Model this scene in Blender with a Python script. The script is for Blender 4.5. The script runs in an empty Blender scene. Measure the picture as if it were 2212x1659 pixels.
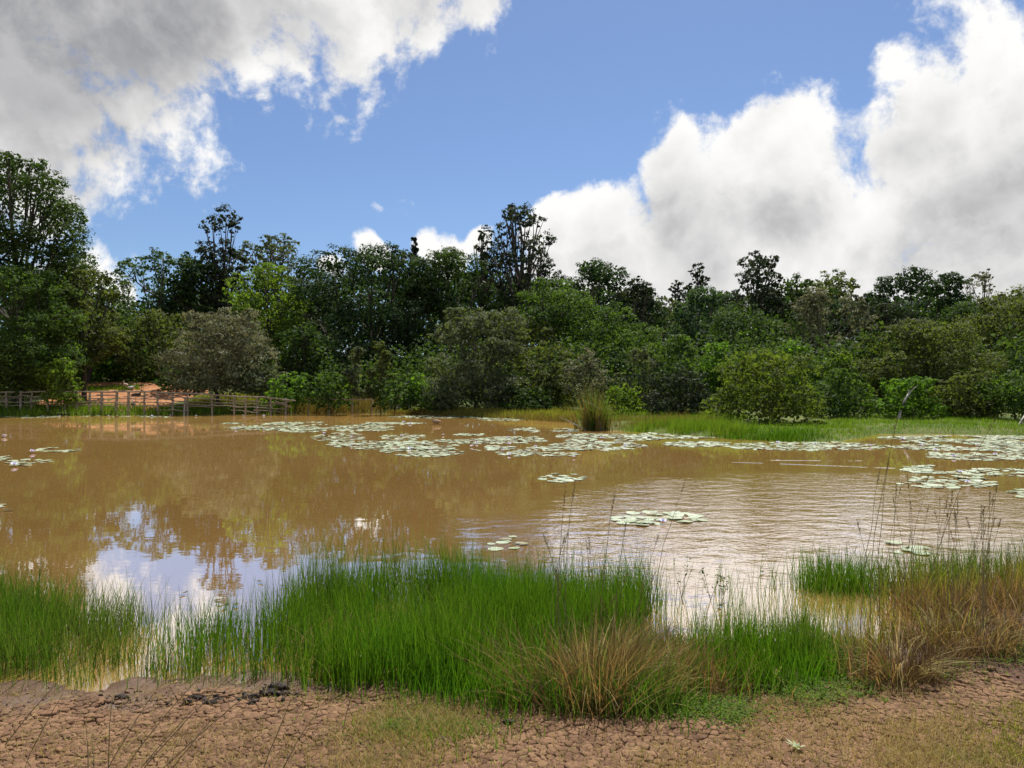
import bpy, math, random
import numpy as np
from mathutils import Vector, Matrix

R = math.radians
S = bpy.context.scene
COL = S.collection

# ---------------------------------------------------------------- camera
EYE = 2.2                       # eye height above the water level (z = 0)
FPX = 1703.0                    # focal length of the photograph in 2212-pixel-wide units
cam_d = bpy.data.cameras.new('camera')
cam_d.sensor_width = 36.0
cam_d.lens = 36.0 * FPX / 2212.0
cam_d.clip_start = 0.05
cam_d.clip_end = 3000.0
cam = bpy.data.objects.new('camera', cam_d)
COL.objects.link(cam)
cam.location = (0, 0, EYE)
cam.rotation_euler = (R(90), 0, 0)
S.camera = cam

# ---------------------------------------------------------------- exposure
S.view_settings.view_transform = 'Standard'
S.view_settings.look = 'None'
S.view_settings.gamma = 1.0
S.view_settings.use_curve_mapping = False
S.view_settings.exposure = 0.72
S.cycles.use_denoising = True
S.cycles.max_bounces = 8
S.cycles.diffuse_bounces = 4
S.cycles.glossy_bounces = 3
S.cycles.transmission_bounces = 4
S.cycles.transparent_max_bounces = 6
S.cycles.caustics_reflective = False
S.cycles.caustics_refractive = False

# ---------------------------------------------------------------- sun
SUN_AZ, SUN_EL = 14.0, 56.0      # degrees right of the view axis, above the horizon
SUN_DIR = Vector((math.sin(R(SUN_AZ)) * math.cos(R(SUN_EL)), math.cos(R(SUN_AZ)) * math.cos(R(SUN_EL)), math.sin(R(SUN_EL))))
sun_d = bpy.data.lights.new('sun', 'SUN')
sun_d.energy = 5.0
sun_d.angle = R(0.5)
sun_d.color = (1.0, 0.95, 0.87)
sun = bpy.data.objects.new('sun', sun_d)
COL.objects.link(sun)
sun.location = SUN_DIR * 100
sun.rotation_euler = SUN_DIR.to_track_quat('Z', 'Y').to_euler()


# ---------------------------------------------------------------- node helpers
class NT:
    def __init__(self, tree):
        self.t = tree
        self.n = tree.nodes
        self.l = tree.links

    def put(self, sock, v):
        if v is None:
            return
        if isinstance(v, bpy.types.NodeSocket):
            self.l.new(v, sock)
        else:
            if sock.type == 'RGBA' and hasattr(v, '__len__') and len(v) == 3:
                v = (v[0], v[1], v[2], 1.0)
            sock.default_value = v

    def math(self, op, a, b=None, c=None, clamp=False):
        m = self.n.new('ShaderNodeMath')
        m.operation = op
        m.use_clamp = clamp
        for i, v in enumerate((a, b, c)):
            if v is not None:
                self.put(m.inputs[i], v)
        return m.outputs[0]

    def vm(self, op, a, b=None, scale=None):
        m = self.n.new('ShaderNodeVectorMath')
        m.operation = op
        self.put(m.inputs[0], a)
        if b is not None:
            self.put(m.inputs[1], b)
        if scale is not None:
            self.put(m.inputs['Scale'], scale)
        return m.outputs['Value'] if op in ('LENGTH', 'DISTANCE', 'DOT_PRODUCT') else m.outputs['Vector']

    def noise(self, vec, scale, detail=4, rough=0.5, dist=0.0, lac=2.0, color=False):
        m = self.n.new('ShaderNodeTexNoise')
        self.put(m.inputs['Vector'], vec)
        m.inputs['Scale'].default_value = scale
        m.inputs['Detail'].default_value = detail
        m.inputs['Roughness'].default_value = rough
        m.inputs['Distortion'].default_value = dist
        m.inputs['Lacunarity'].default_value = lac
        return m.outputs['Color' if color else 'Fac']

    def rng(self, v, a, b, c=0.0, d=1.0, smooth=True):
        m = self.n.new('ShaderNodeMapRange')
        m.interpolation_type = 'SMOOTHSTEP' if smooth else 'LINEAR'
        m.clamp = True
        self.put(m.inputs[0], v)
        for i, x in enumerate((a, b, c, d)):
            self.put(m.inputs[i + 1], x)
        return m.outputs[0]

    def mix(self, f, a, b, blend='MIX'):
        m = self.n.new('ShaderNodeMix')
        m.data_type = 'RGBA'
        m.blend_type = blend
        self.put(m.inputs[0], f)
        self.put(m.inputs[6], a)
        self.put(m.inputs[7], b)
        return m.outputs[2]

    def attr(self, name):
        m = self.n.new('ShaderNodeAttribute')
        m.attribute_name = name
        return m.outputs['Fac']

    def bump(self, h, strength=1.0, dist=1.0, normal=None):
        m = self.n.new('ShaderNodeBump')
        self.put(m.inputs['Strength'], strength)
        m.inputs['Distance'].default_value = dist
        self.put(m.inputs['Height'], h)
        if normal is not None:
            self.put(m.inputs['Normal'], normal)
        return m.outputs[0]

    def pos(self):
        return self.n.new('ShaderNodeNewGeometry').outputs['Position']


# ---------------------------------------------------------------- sky
def px_dir(u, v):
    d = Vector(((u - 1106) / FPX, 1.0, (829.5 - v) / FPX))
    return d.normalized()


world = bpy.data.worlds.new('World')
S.world = world
world.use_nodes = True
wt = NT(world.node_tree)
wt.n.clear()
w_out = wt.n.new('ShaderNodeOutputWorld')
w_bg = wt.n.new('ShaderNodeBackground')
w_bg.inputs['Strength'].default_value = 0.06
sky_n = wt.n.new('ShaderNodeTexSky')
sky_n.sky_type = 'NISHITA'
sky_n.sun_disc = False
sky_n.sun_elevation = R(SUN_EL)
sky_n.sun_rotation = R(SUN_AZ)
sky_n.altitude = 1500
sky_n.air_density = 1.15
sky_n.dust_density = 1.2
sky_n.ozone_density = 2.0

BLOBS = [  # cumulus masses: u, v, radius (in photograph pixels at 2212 wide), turned into directions of the sky
    (90, 30, 372), (-150, 160, 330), (300, 40, 280), (500, 0, 250), (700, -60, 210), (900, -80, 180), (1040, -60, 150),
    (295, 262, 95), (110, 255, 115), (330, -330, 560), (-500, 50, 600),
    (2130, 470, 380), (2230, 260, 220), (1980, 340, 190), (1900, 480, 260), (1735, 305, 132), (1690, 420, 200), (1918, 155, 70), (2010, 230, 130),
    (1446, 345, 62), (1455, 425, 105), (1330, 470, 120), (1220, 510, 85), (1560, 540, 260), (1420, 560, 190), (1800, 560, 200),
    (2130, 135, 115), (2450, 220, 220), (2300, 700, 300), (1700, 660, 220), (1250, 640, 120),
    (985, 535, 62), (930, 520, 45), (1040, 500, 42), (185, 560, 62), (255, 610, 40), (790, 560, 40), (690, 590, 45), (830, 455, 26),
]
BACK_BLOBS = [((-0.6, -0.7, 0.35), 0.55), ((0.8, -0.5, 0.3), 0.5), ((0.15, -0.9, 0.55), 0.4), ((-0.95, 0.1, 0.35), 0.4), ((0.95, 0.25, 0.25), 0.35)]


def cloud_density(vec, det):
    warp = wt.noise(vec, 5.0, 3, 0.5, color=True)
    wv = wt.vm('ADD', vec, wt.vm('SCALE', wt.vm('SUBTRACT', warp, (0.5, 0.5, 0.5)), scale=0.13))
    m = None
    for u, v, r in BLOBS:
        c = px_dir(u, v)
        a = math.cos(math.atan2(abs(u - 1106), FPX))
        dist = wt.vm('DISTANCE', wv, tuple(c))
        t = wt.math('MULTIPLY_ADD', dist, -FPX / (r * (0.55 + 0.45 * a)), 1.0)
        m = t if m is None else wt.math('SMOOTH_MAX', m, t, 0.12)
    for c, r in BACK_BLOBS:
        t = wt.math('MULTIPLY_ADD', wt.vm('DISTANCE', wv, tuple(Vector(c).normalized())), -1.0 / r, 1.0)
        m = wt.math('SMOOTH_MAX', m, t, 0.12)
    m = wt.math('MINIMUM', m, 0.92)
    m = wt.math('MAXIMUM', m, -1.5)
    n = wt.noise(wv, 9.0, det, 0.6)
    n2 = wt.noise(vec, 26.0, max(det - 1, 2), 0.65)
    d = wt.math('MULTIPLY_ADD', wt.math('SUBTRACT', n, 0.5), 2.3, m)
    return wt.math('MULTIPLY_ADD', wt.math('SUBTRACT', n2, 0.5), 0.82, d)


w_tc = wt.n.new('ShaderNodeTexCoord')
w_vec = wt.vm('NORMALIZE', w_tc.outputs['Generated'])
to_sun = wt.vm('NORMALIZE', wt.vm('SUBTRACT', tuple(SUN_DIR), w_vec))
d0 = cloud_density(w_vec, 9)
d1 = cloud_density(wt.vm('NORMALIZE', wt.vm('ADD', w_vec, wt.vm('SCALE', to_sun, scale=0.05))), 5)
alpha = wt.rng(d0, 0.04, 0.42)
thick = wt.rng(d0, 0.3, 1.8)
shade = wt.rng(wt.math('SUBTRACT', d1, d0), -0.3, 0.5)
# deep parts of the banks, seen from their shaded undersides
core = None
gw = wt.vm('ADD', w_vec, wt.vm('SCALE', wt.vm('SUBTRACT', wt.noise(w_vec, 7.0, 4, 0.55, color=True), (0.5, 0.5, 0.5)), scale=0.22))
for u, v, r, k in ((60, 60, 330, 1.2), (340, 10, 250, 1.0), (560, -40, 200, 0.6), (-200, 200, 300, 0.8), (900, -30, 140, 0.4), (2150, 470, 240, 0.6), (1960, 300, 150, 0.5), (1500, 520, 230, 0.55), (1700, 480, 180, 0.5), (1330, 560, 130, 0.42),
                   (1640, 250, 80, 0.3), (2050, 250, 130, 0.35), (2000, 580, 200, 0.5)):
    t_ = wt.math('MULTIPLY_ADD', wt.vm('DISTANCE', gw, tuple(px_dir(u, v))), -FPX / r * k, k)
    core = t_ if core is None else wt.math('SMOOTH_MAX', core, t_, 0.08)
core = wt.rng(core, 0.0, 0.8)
grey = wt.math('MULTIPLY_ADD', thick, 0.26, wt.math('MULTIPLY', shade, 0.24))
grey = wt.math('MULTIPLY_ADD', core, 0.62, grey)
grey = wt.math('MINIMUM', grey, 1.0)
cloud = wt.mix(grey, (10.4, 10.3, 10.1), (2.5, 2.55, 2.8))
sky_c = wt.mix(1.0, sky_n.outputs[0], (0.7, 0.85, 1.06), 'MULTIPLY')
sky_c = wt.mix(0.07, sky_c, (7.0, 7.4, 8.2))
w_col = wt.mix(alpha, sky_c, cloud)
wt.l.new(w_col, w_bg.inputs['Color'])
wt.l.new(w_bg.outputs[0], w_out.inputs['Surface'])
world.cycles.sampling_method = 'MANUAL'
world.cycles.sample_map_resolution = 512


# ---------------------------------------------------------------- general helpers
def link(o, parent=None):
    COL.objects.link(o)
    if parent is not None:
        o.parent = parent
    return o


def tag(o, label, cat, group=None):
    o['label'] = label
    o['category'] = cat
    if group:
        o['group'] = group
    return o


def empty(name, loc, label, cat, group=None):
    o = bpy.data.objects.new(name, None)
    o.empty_display_size = 0.2
    o.location = loc
    link(o)
    return tag(o, label, cat, group)


def mesh_np(name, verts, quads=None, tris=None, mat=None, tint=None, smooth=False):
    """verts (N,3); quads (M,4) and tris (K,3) index arrays; tint: one value per face (quads first)"""
    me = bpy.data.meshes.new(name)
    verts = np.asarray(verts, np.float32)
    q = np.zeros((0, 4), np.int32) if quads is None else np.asarray(quads, np.int32)
    t = np.zeros((0, 3), np.int32) if tris is None else np.asarray(tris, np.int32)
    me.vertices.add(len(verts))
    me.vertices.foreach_set('co', verts.ravel())
    loops = np.concatenate([q.ravel(), t.ravel()]).astype(np.int32)
    me.loops.add(len(loops))
    me.loops.foreach_set('vertex_index', loops)
    nq, nt = len(q), len(t)
    me.polygons.add(nq + nt)
    starts = np.concatenate([np.arange(nq) * 4, nq * 4 + np.arange(nt) * 3]).astype(np.int32)
    me.polygons.foreach_set('loop_start', starts)
    if smooth:
        me.polygons.foreach_set('use_smooth', np.ones(nq + nt, bool))
    me.update(calc_edges=True)
    me.validate()
    if tint is not None:
        at = me.attributes.new('tint', 'FLOAT', 'FACE')
        at.data.foreach_set('value', np.asarray(tint, np.float32))
    if mat is not None:
        me.materials.append(mat)
    return me


def obj(name, me, parent=None, loc=None):
    o = bpy.data.objects.new(name, me)
    if loc is not None:
        o.location = loc
    return link(o, parent)


def gp(u, v, z=0.0):
    """point on the level z seen at photograph pixel (u, v) (2212-wide units)"""
    y = FPX * (EYE - z) / (v - 829.5)
    return (u - 1106) / FPX * y, y


def frame(d):
    d = np.asarray(d, float)
    d = d / np.linalg.norm(d)
    a = np.array((0, 0, 1.0)) if abs(d[2]) < 0.9 else np.array((1.0, 0, 0))
    x = np.cross(a, d)
    x /= np.linalg.norm(x)
    return x, np.cross(d, x)


class Tubes:
    """collects tapered tubes as one mesh"""
    def __init__(self):
        self.v, self.q, self.n = [], [], 0

    def add(self, pts, radii, sides=6):
        pts = np.asarray(pts, float)
        k = len(pts)
        ang = np.arange(sides) / sides * 2 * math.pi
        for i in range(k):
            d = pts[min(i + 1, k - 1)] - pts[max(i - 1, 0)]
            x, y = frame(d)
            ring = pts[i] + radii[i] * (np.outer(np.cos(ang), x) + np.outer(np.sin(ang), y))
            self.v.append(ring)
        b = self.n
        for i in range(k - 1):
            for j in range(sides):
                j2 = (j + 1) % sides
                self.q.append((b + i * sides + j, b + i * sides + j2, b + (i + 1) * sides + j2, b + (i + 1) * sides + j))
        self.n += k * sides
        # caps
        for end in (0, k - 1):
            base = b + end * sides
            if sides == 4:
                self.q.append((base, base + 1, base + 2, base + 3))
            elif sides == 6:
                self.q.append((base, base + 1, base + 2, base + 3))
                self.q.append((base, base + 3, base + 4, base + 5))

    def mesh(self, name, mat, smooth=True):
        return mesh_np(name, np.concatenate(self.v), self.q, None, mat, smooth=smooth)


def bend(p0, p1, sag, n, rs, jit=0.0):
    p0, p1 = np.asarray(p0, float), np.asarray(p1, float)
    t = np.linspace(0, 1, n)[:, None]
    p = p0 + (p1 - p0) * t + np.array((0, 0, 1.0)) * sag * (4 * t * (1 - t))
    if jit:
        j = rs.normal(0, jit, (n, 3))
        j[0] = j[-1] = 0
        p = p + j
    return p


# ---------------------------------------------------------------- materials
def new_mat(name):
    m = bpy.data.materials.new(name)
    m.use_nodes = True
    t = NT(m.node_tree)
    t.n.clear()
    out = t.n.new('ShaderNodeOutputMaterial')
    return m, t, out


def principled(t, color, rough=0.7, spec=0.3, normal=None):
    p = t.n.new('ShaderNodeBsdfPrincipled')
    t.put(p.inputs['Base Color'], color)
    t.put(p.inputs['Roughness'], rough)
    t.put(p.inputs['Specular IOR Level'], spec)
    if normal is not None:
        t.put(p.inputs['Normal'], normal)
    return p


def leaf_mat(name, a, b, trans=0.35, tcol=None, rough=0.65, spec=0.06, patch=None, patch_amt=0.5, pscale=0.35):
    """leaf colour runs from a to b by each leaf's own tint and by patches of different growth; light passes through"""
    m, t, out = new_mat(name)
    f = t.attr('tint')
    n = t.noise(t.pos(), pscale, 3, 0.6)
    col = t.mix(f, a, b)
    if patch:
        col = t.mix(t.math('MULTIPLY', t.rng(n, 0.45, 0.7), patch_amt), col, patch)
    p = principled(t, col, rough, spec)
    tr = t.n.new('ShaderNodeBsdfTranslucent')
    tc = t.mix(1.0, col, tcol or (1.9, 2.1, 0.6), 'MULTIPLY')
    t.put(tr.inputs['Color'], tc)
    mx = t.n.new('ShaderNodeMixShader')
    mx.inputs[0].default_value = trans
    t.l.new(p.outputs[0], mx.inputs[1])
    t.l.new(tr.outputs[0], mx.inputs[2])
    t.l.new(mx.outputs[0], out.inputs['Surface'])
    return m


def wood_mat(name, a, b, scale=(6, 6, 1.2), rough=0.85, bumpd=0.02):
    m, t, out = new_mat(name)
    tc = t.n.new('ShaderNodeTexCoord')
    v = t.vm('MULTIPLY', tc.outputs['Object'], scale)
    n = t.noise(v, 2.0, 6, 0.65)
    col = t.mix(t.rng(n, 0.3, 0.7), a, b)
    p = principled(t, col, rough, 0.2, t.bump(n, 0.6, bumpd))
    t.l.new(p.outputs[0], out.inputs['Surface'])
    return m


LEAF = {
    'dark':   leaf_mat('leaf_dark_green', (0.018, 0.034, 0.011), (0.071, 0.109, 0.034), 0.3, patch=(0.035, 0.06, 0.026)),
    'deep':   leaf_mat('leaf_deep_green', (0.012, 0.024, 0.012), (0.055, 0.092, 0.037), 0.25, patch=(0.024, 0.042, 0.024)),
    'mid':   leaf_mat('leaf_mid_green', (0.026, 0.052, 0.014), (0.098, 0.149, 0.041), 0.36, patch=(0.05, 0.08, 0.032)),
    'bright':   leaf_mat('leaf_bright_green', (0.035, 0.08, 0.014), (0.127, 0.207, 0.037), 0.42, patch=(0.06, 0.1, 0.028)),
    'lime':   leaf_mat('leaf_lime_green', (0.05, 0.085, 0.016), (0.14, 0.185, 0.034), 0.45, patch=(0.06, 0.1, 0.028)),
    'olive':   leaf_mat('leaf_olive', (0.038, 0.05, 0.018), (0.127, 0.144, 0.053), 0.34, patch=(0.06, 0.075, 0.036)),
    'yellow':   leaf_mat('leaf_yellow_green', (0.038, 0.058, 0.014), (0.125, 0.15, 0.036), 0.42, patch=(0.055, 0.075, 0.025)),
    'grey':   leaf_mat('leaf_grey_green', (0.042, 0.056, 0.034), (0.149, 0.167, 0.103), 0.28, patch=(0.06, 0.075, 0.05)),
    'blue':   leaf_mat('leaf_blue_green', (0.024, 0.048, 0.028), (0.086, 0.132, 0.069), 0.28, patch=(0.04, 0.07, 0.042)),
    'brown':   leaf_mat('leaf_brown_dry', (0.075, 0.086, 0.044), (0.23, 0.245, 0.14), 0.25, tcol=(1.5, 1.35, 1.0), patch=(0.08, 0.076, 0.048)),
    'black':   leaf_mat('leaf_blackish_green', (0.014, 0.02, 0.014), (0.057, 0.074, 0.046), 0.2, patch=(0.024, 0.03, 0.024)),
}
GRASS = {
    'reed':    leaf_mat('reed_green', (0.015, 0.045, 0.005), (0.078, 0.14, 0.016), 0.42, rough=0.5, patch=(0.035, 0.1, 0.01), pscale=1.3),
    'rush':    leaf_mat('rush_dark_green', (0.025, 0.055, 0.012), (0.085, 0.13, 0.03), 0.38, patch=(0.09, 0.12, 0.03), pscale=1.3),
    'lawn':    leaf_mat('lawn_green', (0.045, 0.095, 0.012), (0.12, 0.175, 0.026), 0.4, patch=(0.11, 0.13, 0.028), pscale=0.5),
    'olive':   leaf_mat('grass_olive', (0.06, 0.075, 0.015), (0.22, 0.2, 0.05), 0.38, patch=(0.2, 0.15, 0.05), pscale=1.2),
    'straw':   leaf_mat('grass_straw', (0.25, 0.19, 0.075), (0.42, 0.33, 0.14), 0.3, tcol=(1.2, 1.1, 0.8), patch=(0.22, 0.24, 0.06), pscale=2.0),
    'rust':    leaf_mat('grass_rust', (0.08, 0.048, 0.02), (0.34, 0.235, 0.11), 0.35, tcol=(1.35, 1.1, 0.7), patch=(0.14, 0.13, 0.04), pscale=2.0),
    'sedge':   leaf_mat('sedge_brown', (0.12, 0.1, 0.03), (0.22, 0.17, 0.055), 0.35, tcol=(1.3, 1.2, 0.7), patch=(0.1, 0.13, 0.03), pscale=0.4),
    'old':     leaf_mat('grass_old_brown', (0.05, 0.03, 0.018), (0.17, 0.11, 0.055), 0.2, tcol=(1.2, 1.1, 0.8), patch=(0.1, 0.07, 0.03), pscale=2.0),
    'stalk':   leaf_mat('grass_stalk_dry', (0.09, 0.07, 0.03), (0.2, 0.16, 0.07), 0.15, tcol=(1.2, 1.1, 0.8)),
}
BARK = wood_mat('bark_dark', (0.035, 0.028, 0.022), (0.09, 0.075, 0.058))
BARK_PALE = wood_mat('bark_pale', (0.22, 0.2, 0.17), (0.42, 0.39, 0.34))
TIMBER = wood_mat('fence_timber', (0.17, 0.132, 0.097), (0.37, 0.3, 0.23))


# ---------------------------------------------------------------- terrain shape
NEAR = [(-1500, 1475), (0, 1475), (150, 1488), (300, 1480), (420, 1466), (510, 1458), (700, 1462), (900, 1440), (1200, 1430), (1400, 1440),
        (1560, 1450), (1750, 1436), (1850, 1400), (1950, 1350), (2100, 1315), (2250, 1295), (3000, 1260), (4500, 1240)]
FAR = [(3300, 952), (2600, 946), (2212, 941), (2080, 938), (1900, 937), (1862, 945), (1800, 955), (1700, 953), (1600, 948), (1500, 942), (1400, 934),
       (1330, 929), (1290, 930), (1255, 927), (1235, 912), (1130, 906), (1000, 899), (860, 893), (700, 893), (500, 894), (350, 896), (200, 897), (0, 899), (-600, 903), (-1200, 908)]
POND = np.array([gp(u, v) for u, v in NEAR + FAR])


def shore_dist(x, y):
    """distance to the shoreline, positive on land"""
    x, y = np.asarray(x, float), np.asarray(y, float)
    sh = x.shape
    x, y = x.ravel(), y.ravel()
    best = np.full(len(x), 1e9)
    inside = np.zeros(len(x), bool)
    n = len(POND)
    for i in range(n):
        ax, ay = POND[i]
        bx, by = POND[(i + 1) % n]
        ex, ey = bx - ax, by - ay
        t = np.clip(((x - ax) * ex + (y - ay) * ey) / (ex * ex + ey * ey), 0, 1)
        best = np.minimum(best, (x - ax - t * ex) ** 2 + (y - ay - t * ey) ** 2)
        cond = (ay > y) != (by > y)
        xi = ax + (y - ay) * ex / (ey if ey != 0 else 1e-9)
        inside ^= cond & (x < xi)
    d = np.sqrt(best)
    return np.where(inside, -d, d).reshape(sh)


def sstep(a, b, x):
    t = np.clip((x - a) / (b - a), 0, 1)
    return t * t * (3 - 2 * t)


class VNoise:
    """smooth value noise"""
    def __init__(self, seed, n=64):
        self.g = np.random.RandomState(seed).rand(n, n)
        self.n = n

    def __call__(self, x, y):
        xi, yi = np.floor(x).astype(int), np.floor(y).astype(int)
        fx, fy = x - xi, y - yi
        fx, fy = fx * fx * (3 - 2 * fx), fy * fy * (3 - 2 * fy)
        n = self.n
        g = self.g
        a, b = g[xi % n, yi % n], g[(xi + 1) % n, yi % n]
        c, d = g[xi % n, (yi + 1) % n], g[(xi + 1) % n, (yi + 1) % n]
        return (a * (1 - fx) + b * fx) * (1 - fy) + (c * (1 - fx) + d * fx) * fy - 0.5

    def fbm(self, x, y, octv=4, gain=0.5):
        s, a = 0, 1.0
        for o in range(octv):
            s = s + a * self(x * 2 ** o + 17.3 * o, y * 2 ** o + 5.1 * o)
            a *= gain
        return s


VN = VNoise(3)


def zg(x, y):
    x, y = np.asarray(x, float), np.asarray(y, float)
    d = shore_dist(x, y)
    near = y < 16
    zn = np.where(d > 0, 0.125 * np.minimum(d, 3.2) + 0.015 * np.maximum(d - 3.2, 0), 0.16 * np.maximum(d, -4))
    zf = np.where(d > 0, 0.2 * (1 - np.exp(-np.maximum(d, 0) / 0.5)) + 0.02 * np.minimum(d, 60), 0.35 * np.maximum(d, -3))
    hill = 1.8 * sstep(57, 71, y) * sstep(-16, -27, x)
    far_rise = 6.0 * sstep(110, 260, y)
    zf = zf + np.where(d > 0, hill + far_rise, 0)
    zf = zf + np.where(d > 1, 0.12 * VN.fbm(x * 0.35, y * 0.35, 3), 0)
    return np.where(near, zn, zf)


def zg1(x, y):
    return float(zg(np.array([x]), np.array([y]))[0])


_GY = np.concatenate([np.arange(2.4, 12, 0.04), np.arange(12, 30, 0.15), np.arange(30, 64, 0.12), np.arange(64, 120, 0.4)])


def gz(u, v):
    """first point of the ground or water met by the line of sight through (u, v)"""
    X = (u - 1106) / FPX * _GY
    g = np.maximum(zg(X, _GY), 0.0)
    ray = EYE - (v - 829.5) / FPX * _GY
    hit = np.nonzero(ray <= g)[0]
    k = hit[0] if len(hit) else len(_GY) - 1
    return float(X[k]), float(_GY[k]), float(g[k])


def grid_mesh(name, xs, ys, zf, mat, tint=None):
    X, Y = np.meshgrid(xs, ys)
    Z = zf(X, Y)
    nx, ny = len(xs), len(ys)
    verts = np.stack([X.ravel(), Y.ravel(), Z.ravel()], 1)
    i = np.arange(nx * ny).reshape(ny, nx)
    q = np.stack([i[:-1, :-1].ravel(), i[:-1, 1:].ravel(), i[1:, 1:].ravel(), i[1:, :-1].ravel()], 1)
    return mesh_np(name, verts, q, None, mat, smooth=True)


# ---------------------------------------------------------------- ground
def earth_material():
    m, t, out = new_mat('meadow_soil')
    p = t.pos()
    n1 = t.noise(p, 0.25, 5, 0.6)
    n2 = t.noise(p, 3.0, 5, 0.65)
    col = t.mix(t.rng(n1, 0.35, 0.65), (0.055, 0.09, 0.018), (0.1, 0.125, 0.03))
    col = t.mix(t.rng(n2, 0.45, 0.75), col, (0.12, 0.085, 0.045))
    pr = principled(t, col, 0.95, 0.1, t.bump(n2, 0.6, 0.1))
    t.l.new(pr.outputs[0], out.inputs['Surface'])
    return m


def mud_material(name, dark=False):
    m, t, out = new_mat(name)
    p = t.pos()
    n1 = t.noise(p, 1.1, 5, 0.6)
    n2 = t.noise(p, 14.0, 6, 0.7)
    n3 = t.noise(p, 90.0, 4, 0.7)
    a, b = (0.075, 0.036, 0.019), (0.18, 0.1, 0.053)
    if dark:
        a, b = (0.06, 0.03, 0.018), (0.12, 0.065, 0.038)
    col = t.mix(t.rng(t.math('MULTIPLY_ADD', t.attr('tint'), 0.35, t.math('MULTIPLY', n1, 0.75)), 0.25, 0.75), a, b)
    col = t.mix(t.math('MULTIPLY', t.rng(n2, 0.5, 0.75), 0.45), col, (0.11, 0.055, 0.032))
    col = t.mix(t.math('MULTIPLY', t.rng(n3, 0.5, 0.8), 0.35), col, (0.36, 0.25, 0.15))
    # wet and darker by the water's edge
    sx = t.n.new('ShaderNodeSeparateXYZ')
    t.l.new(p, sx.inputs[0])
    wet = t.rng(t.math('MULTIPLY_ADD', n1, 0.05, sx.outputs['Z']), 0.03, 0.13, 1.0, 0.0)
    col = t.mix(t.math('MULTIPLY', wet, 0.7), col, (0.085, 0.048, 0.028))
    rough = t.math('MULTIPLY_ADD', wet, -0.5, 0.95)
    h = t.math('MULTIPLY_ADD', n3, 0.3, n2)
    pr = principled(t, col, rough, 0.25, t.bump(h, 0.8, 0.012))
    t.l.new(pr.outputs[0], out.inputs['Surface'])
    return m


def axis(*segs):
    v = []
    for a, b, s in segs:
        v += list(np.arange(a, b, s))
    v.append(segs[-1][1])
    return np.array(v)


def terrain_z(X, Y):
    z = zg(X, Y)
    return z - 0.1 * sstep(13, 11, Y) * sstep(12, 10, np.abs(X))


xs = axis((-700, -150, 50), (-150, -60, 5), (-60, -42, 1.0), (-42, 30, 0.36), (30, 60, 1.0), (60, 150, 5), (150, 700, 50))
ys = axis((-60, -4, 4), (-4, 30, 0.6), (30, 63, 0.24), (63, 80, 0.8), (80, 140, 3), (140, 300, 15), (300, 900, 60))
ground = obj('ground', grid_mesh('ground', xs, ys, terrain_z, earth_material()))
ground['kind'] = 'structure'
MUD = mud_material('cracked_mud')
MUD_DARK = mud_material('crack_bed', True)
plate_noise = VNoise(11)


def plate_mask(x, y):
    d = shore_dist(x, y)
    return (d > 0.42) & (plate_noise.fbm(x * 0.9, y * 0.9, 3) > -0.42)


def mud_z(X, Y):
    d = shore_dist(X, Y)
    lump = 0.035 * VN.fbm(X * 1.7, Y * 1.7, 4) + 0.05 * VN.fbm(X * 5 + 9, Y * 5, 3) * sstep(1.2, 0.3, np.abs(d - 0.3)) + 0.012 * VN.fbm(X * 13, Y * 13, 3)
    return zg(X, Y) + lump * sstep(-0.6, 0.2, d)


mx, my = np.arange(-8, 8.01, 0.046), np.arange(1.6, 11.0, 0.046)
mud_bank = obj('mud_bank', grid_mesh('mud_bank', mx, my, lambda X, Y: mud_z(X, Y) - np.where(plate_mask(X, Y), 0.012, 0.0), MUD_DARK))
mud_bank['kind'] = 'structure'
# the whole sheet uses the dark crack soil where plates lie and the open mud elsewhere
me = mud_bank.data
me.materials.append(MUD)
pc = np.zeros(len(me.polygons) * 3, np.float32)
me.polygons.foreach_get('center', pc)
pc = pc.reshape(-1, 3)
me.polygons.foreach_set('material_index', np.where(plate_mask(pc[:, 0], pc[:, 1]), 0, 1).astype(np.int32))

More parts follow.
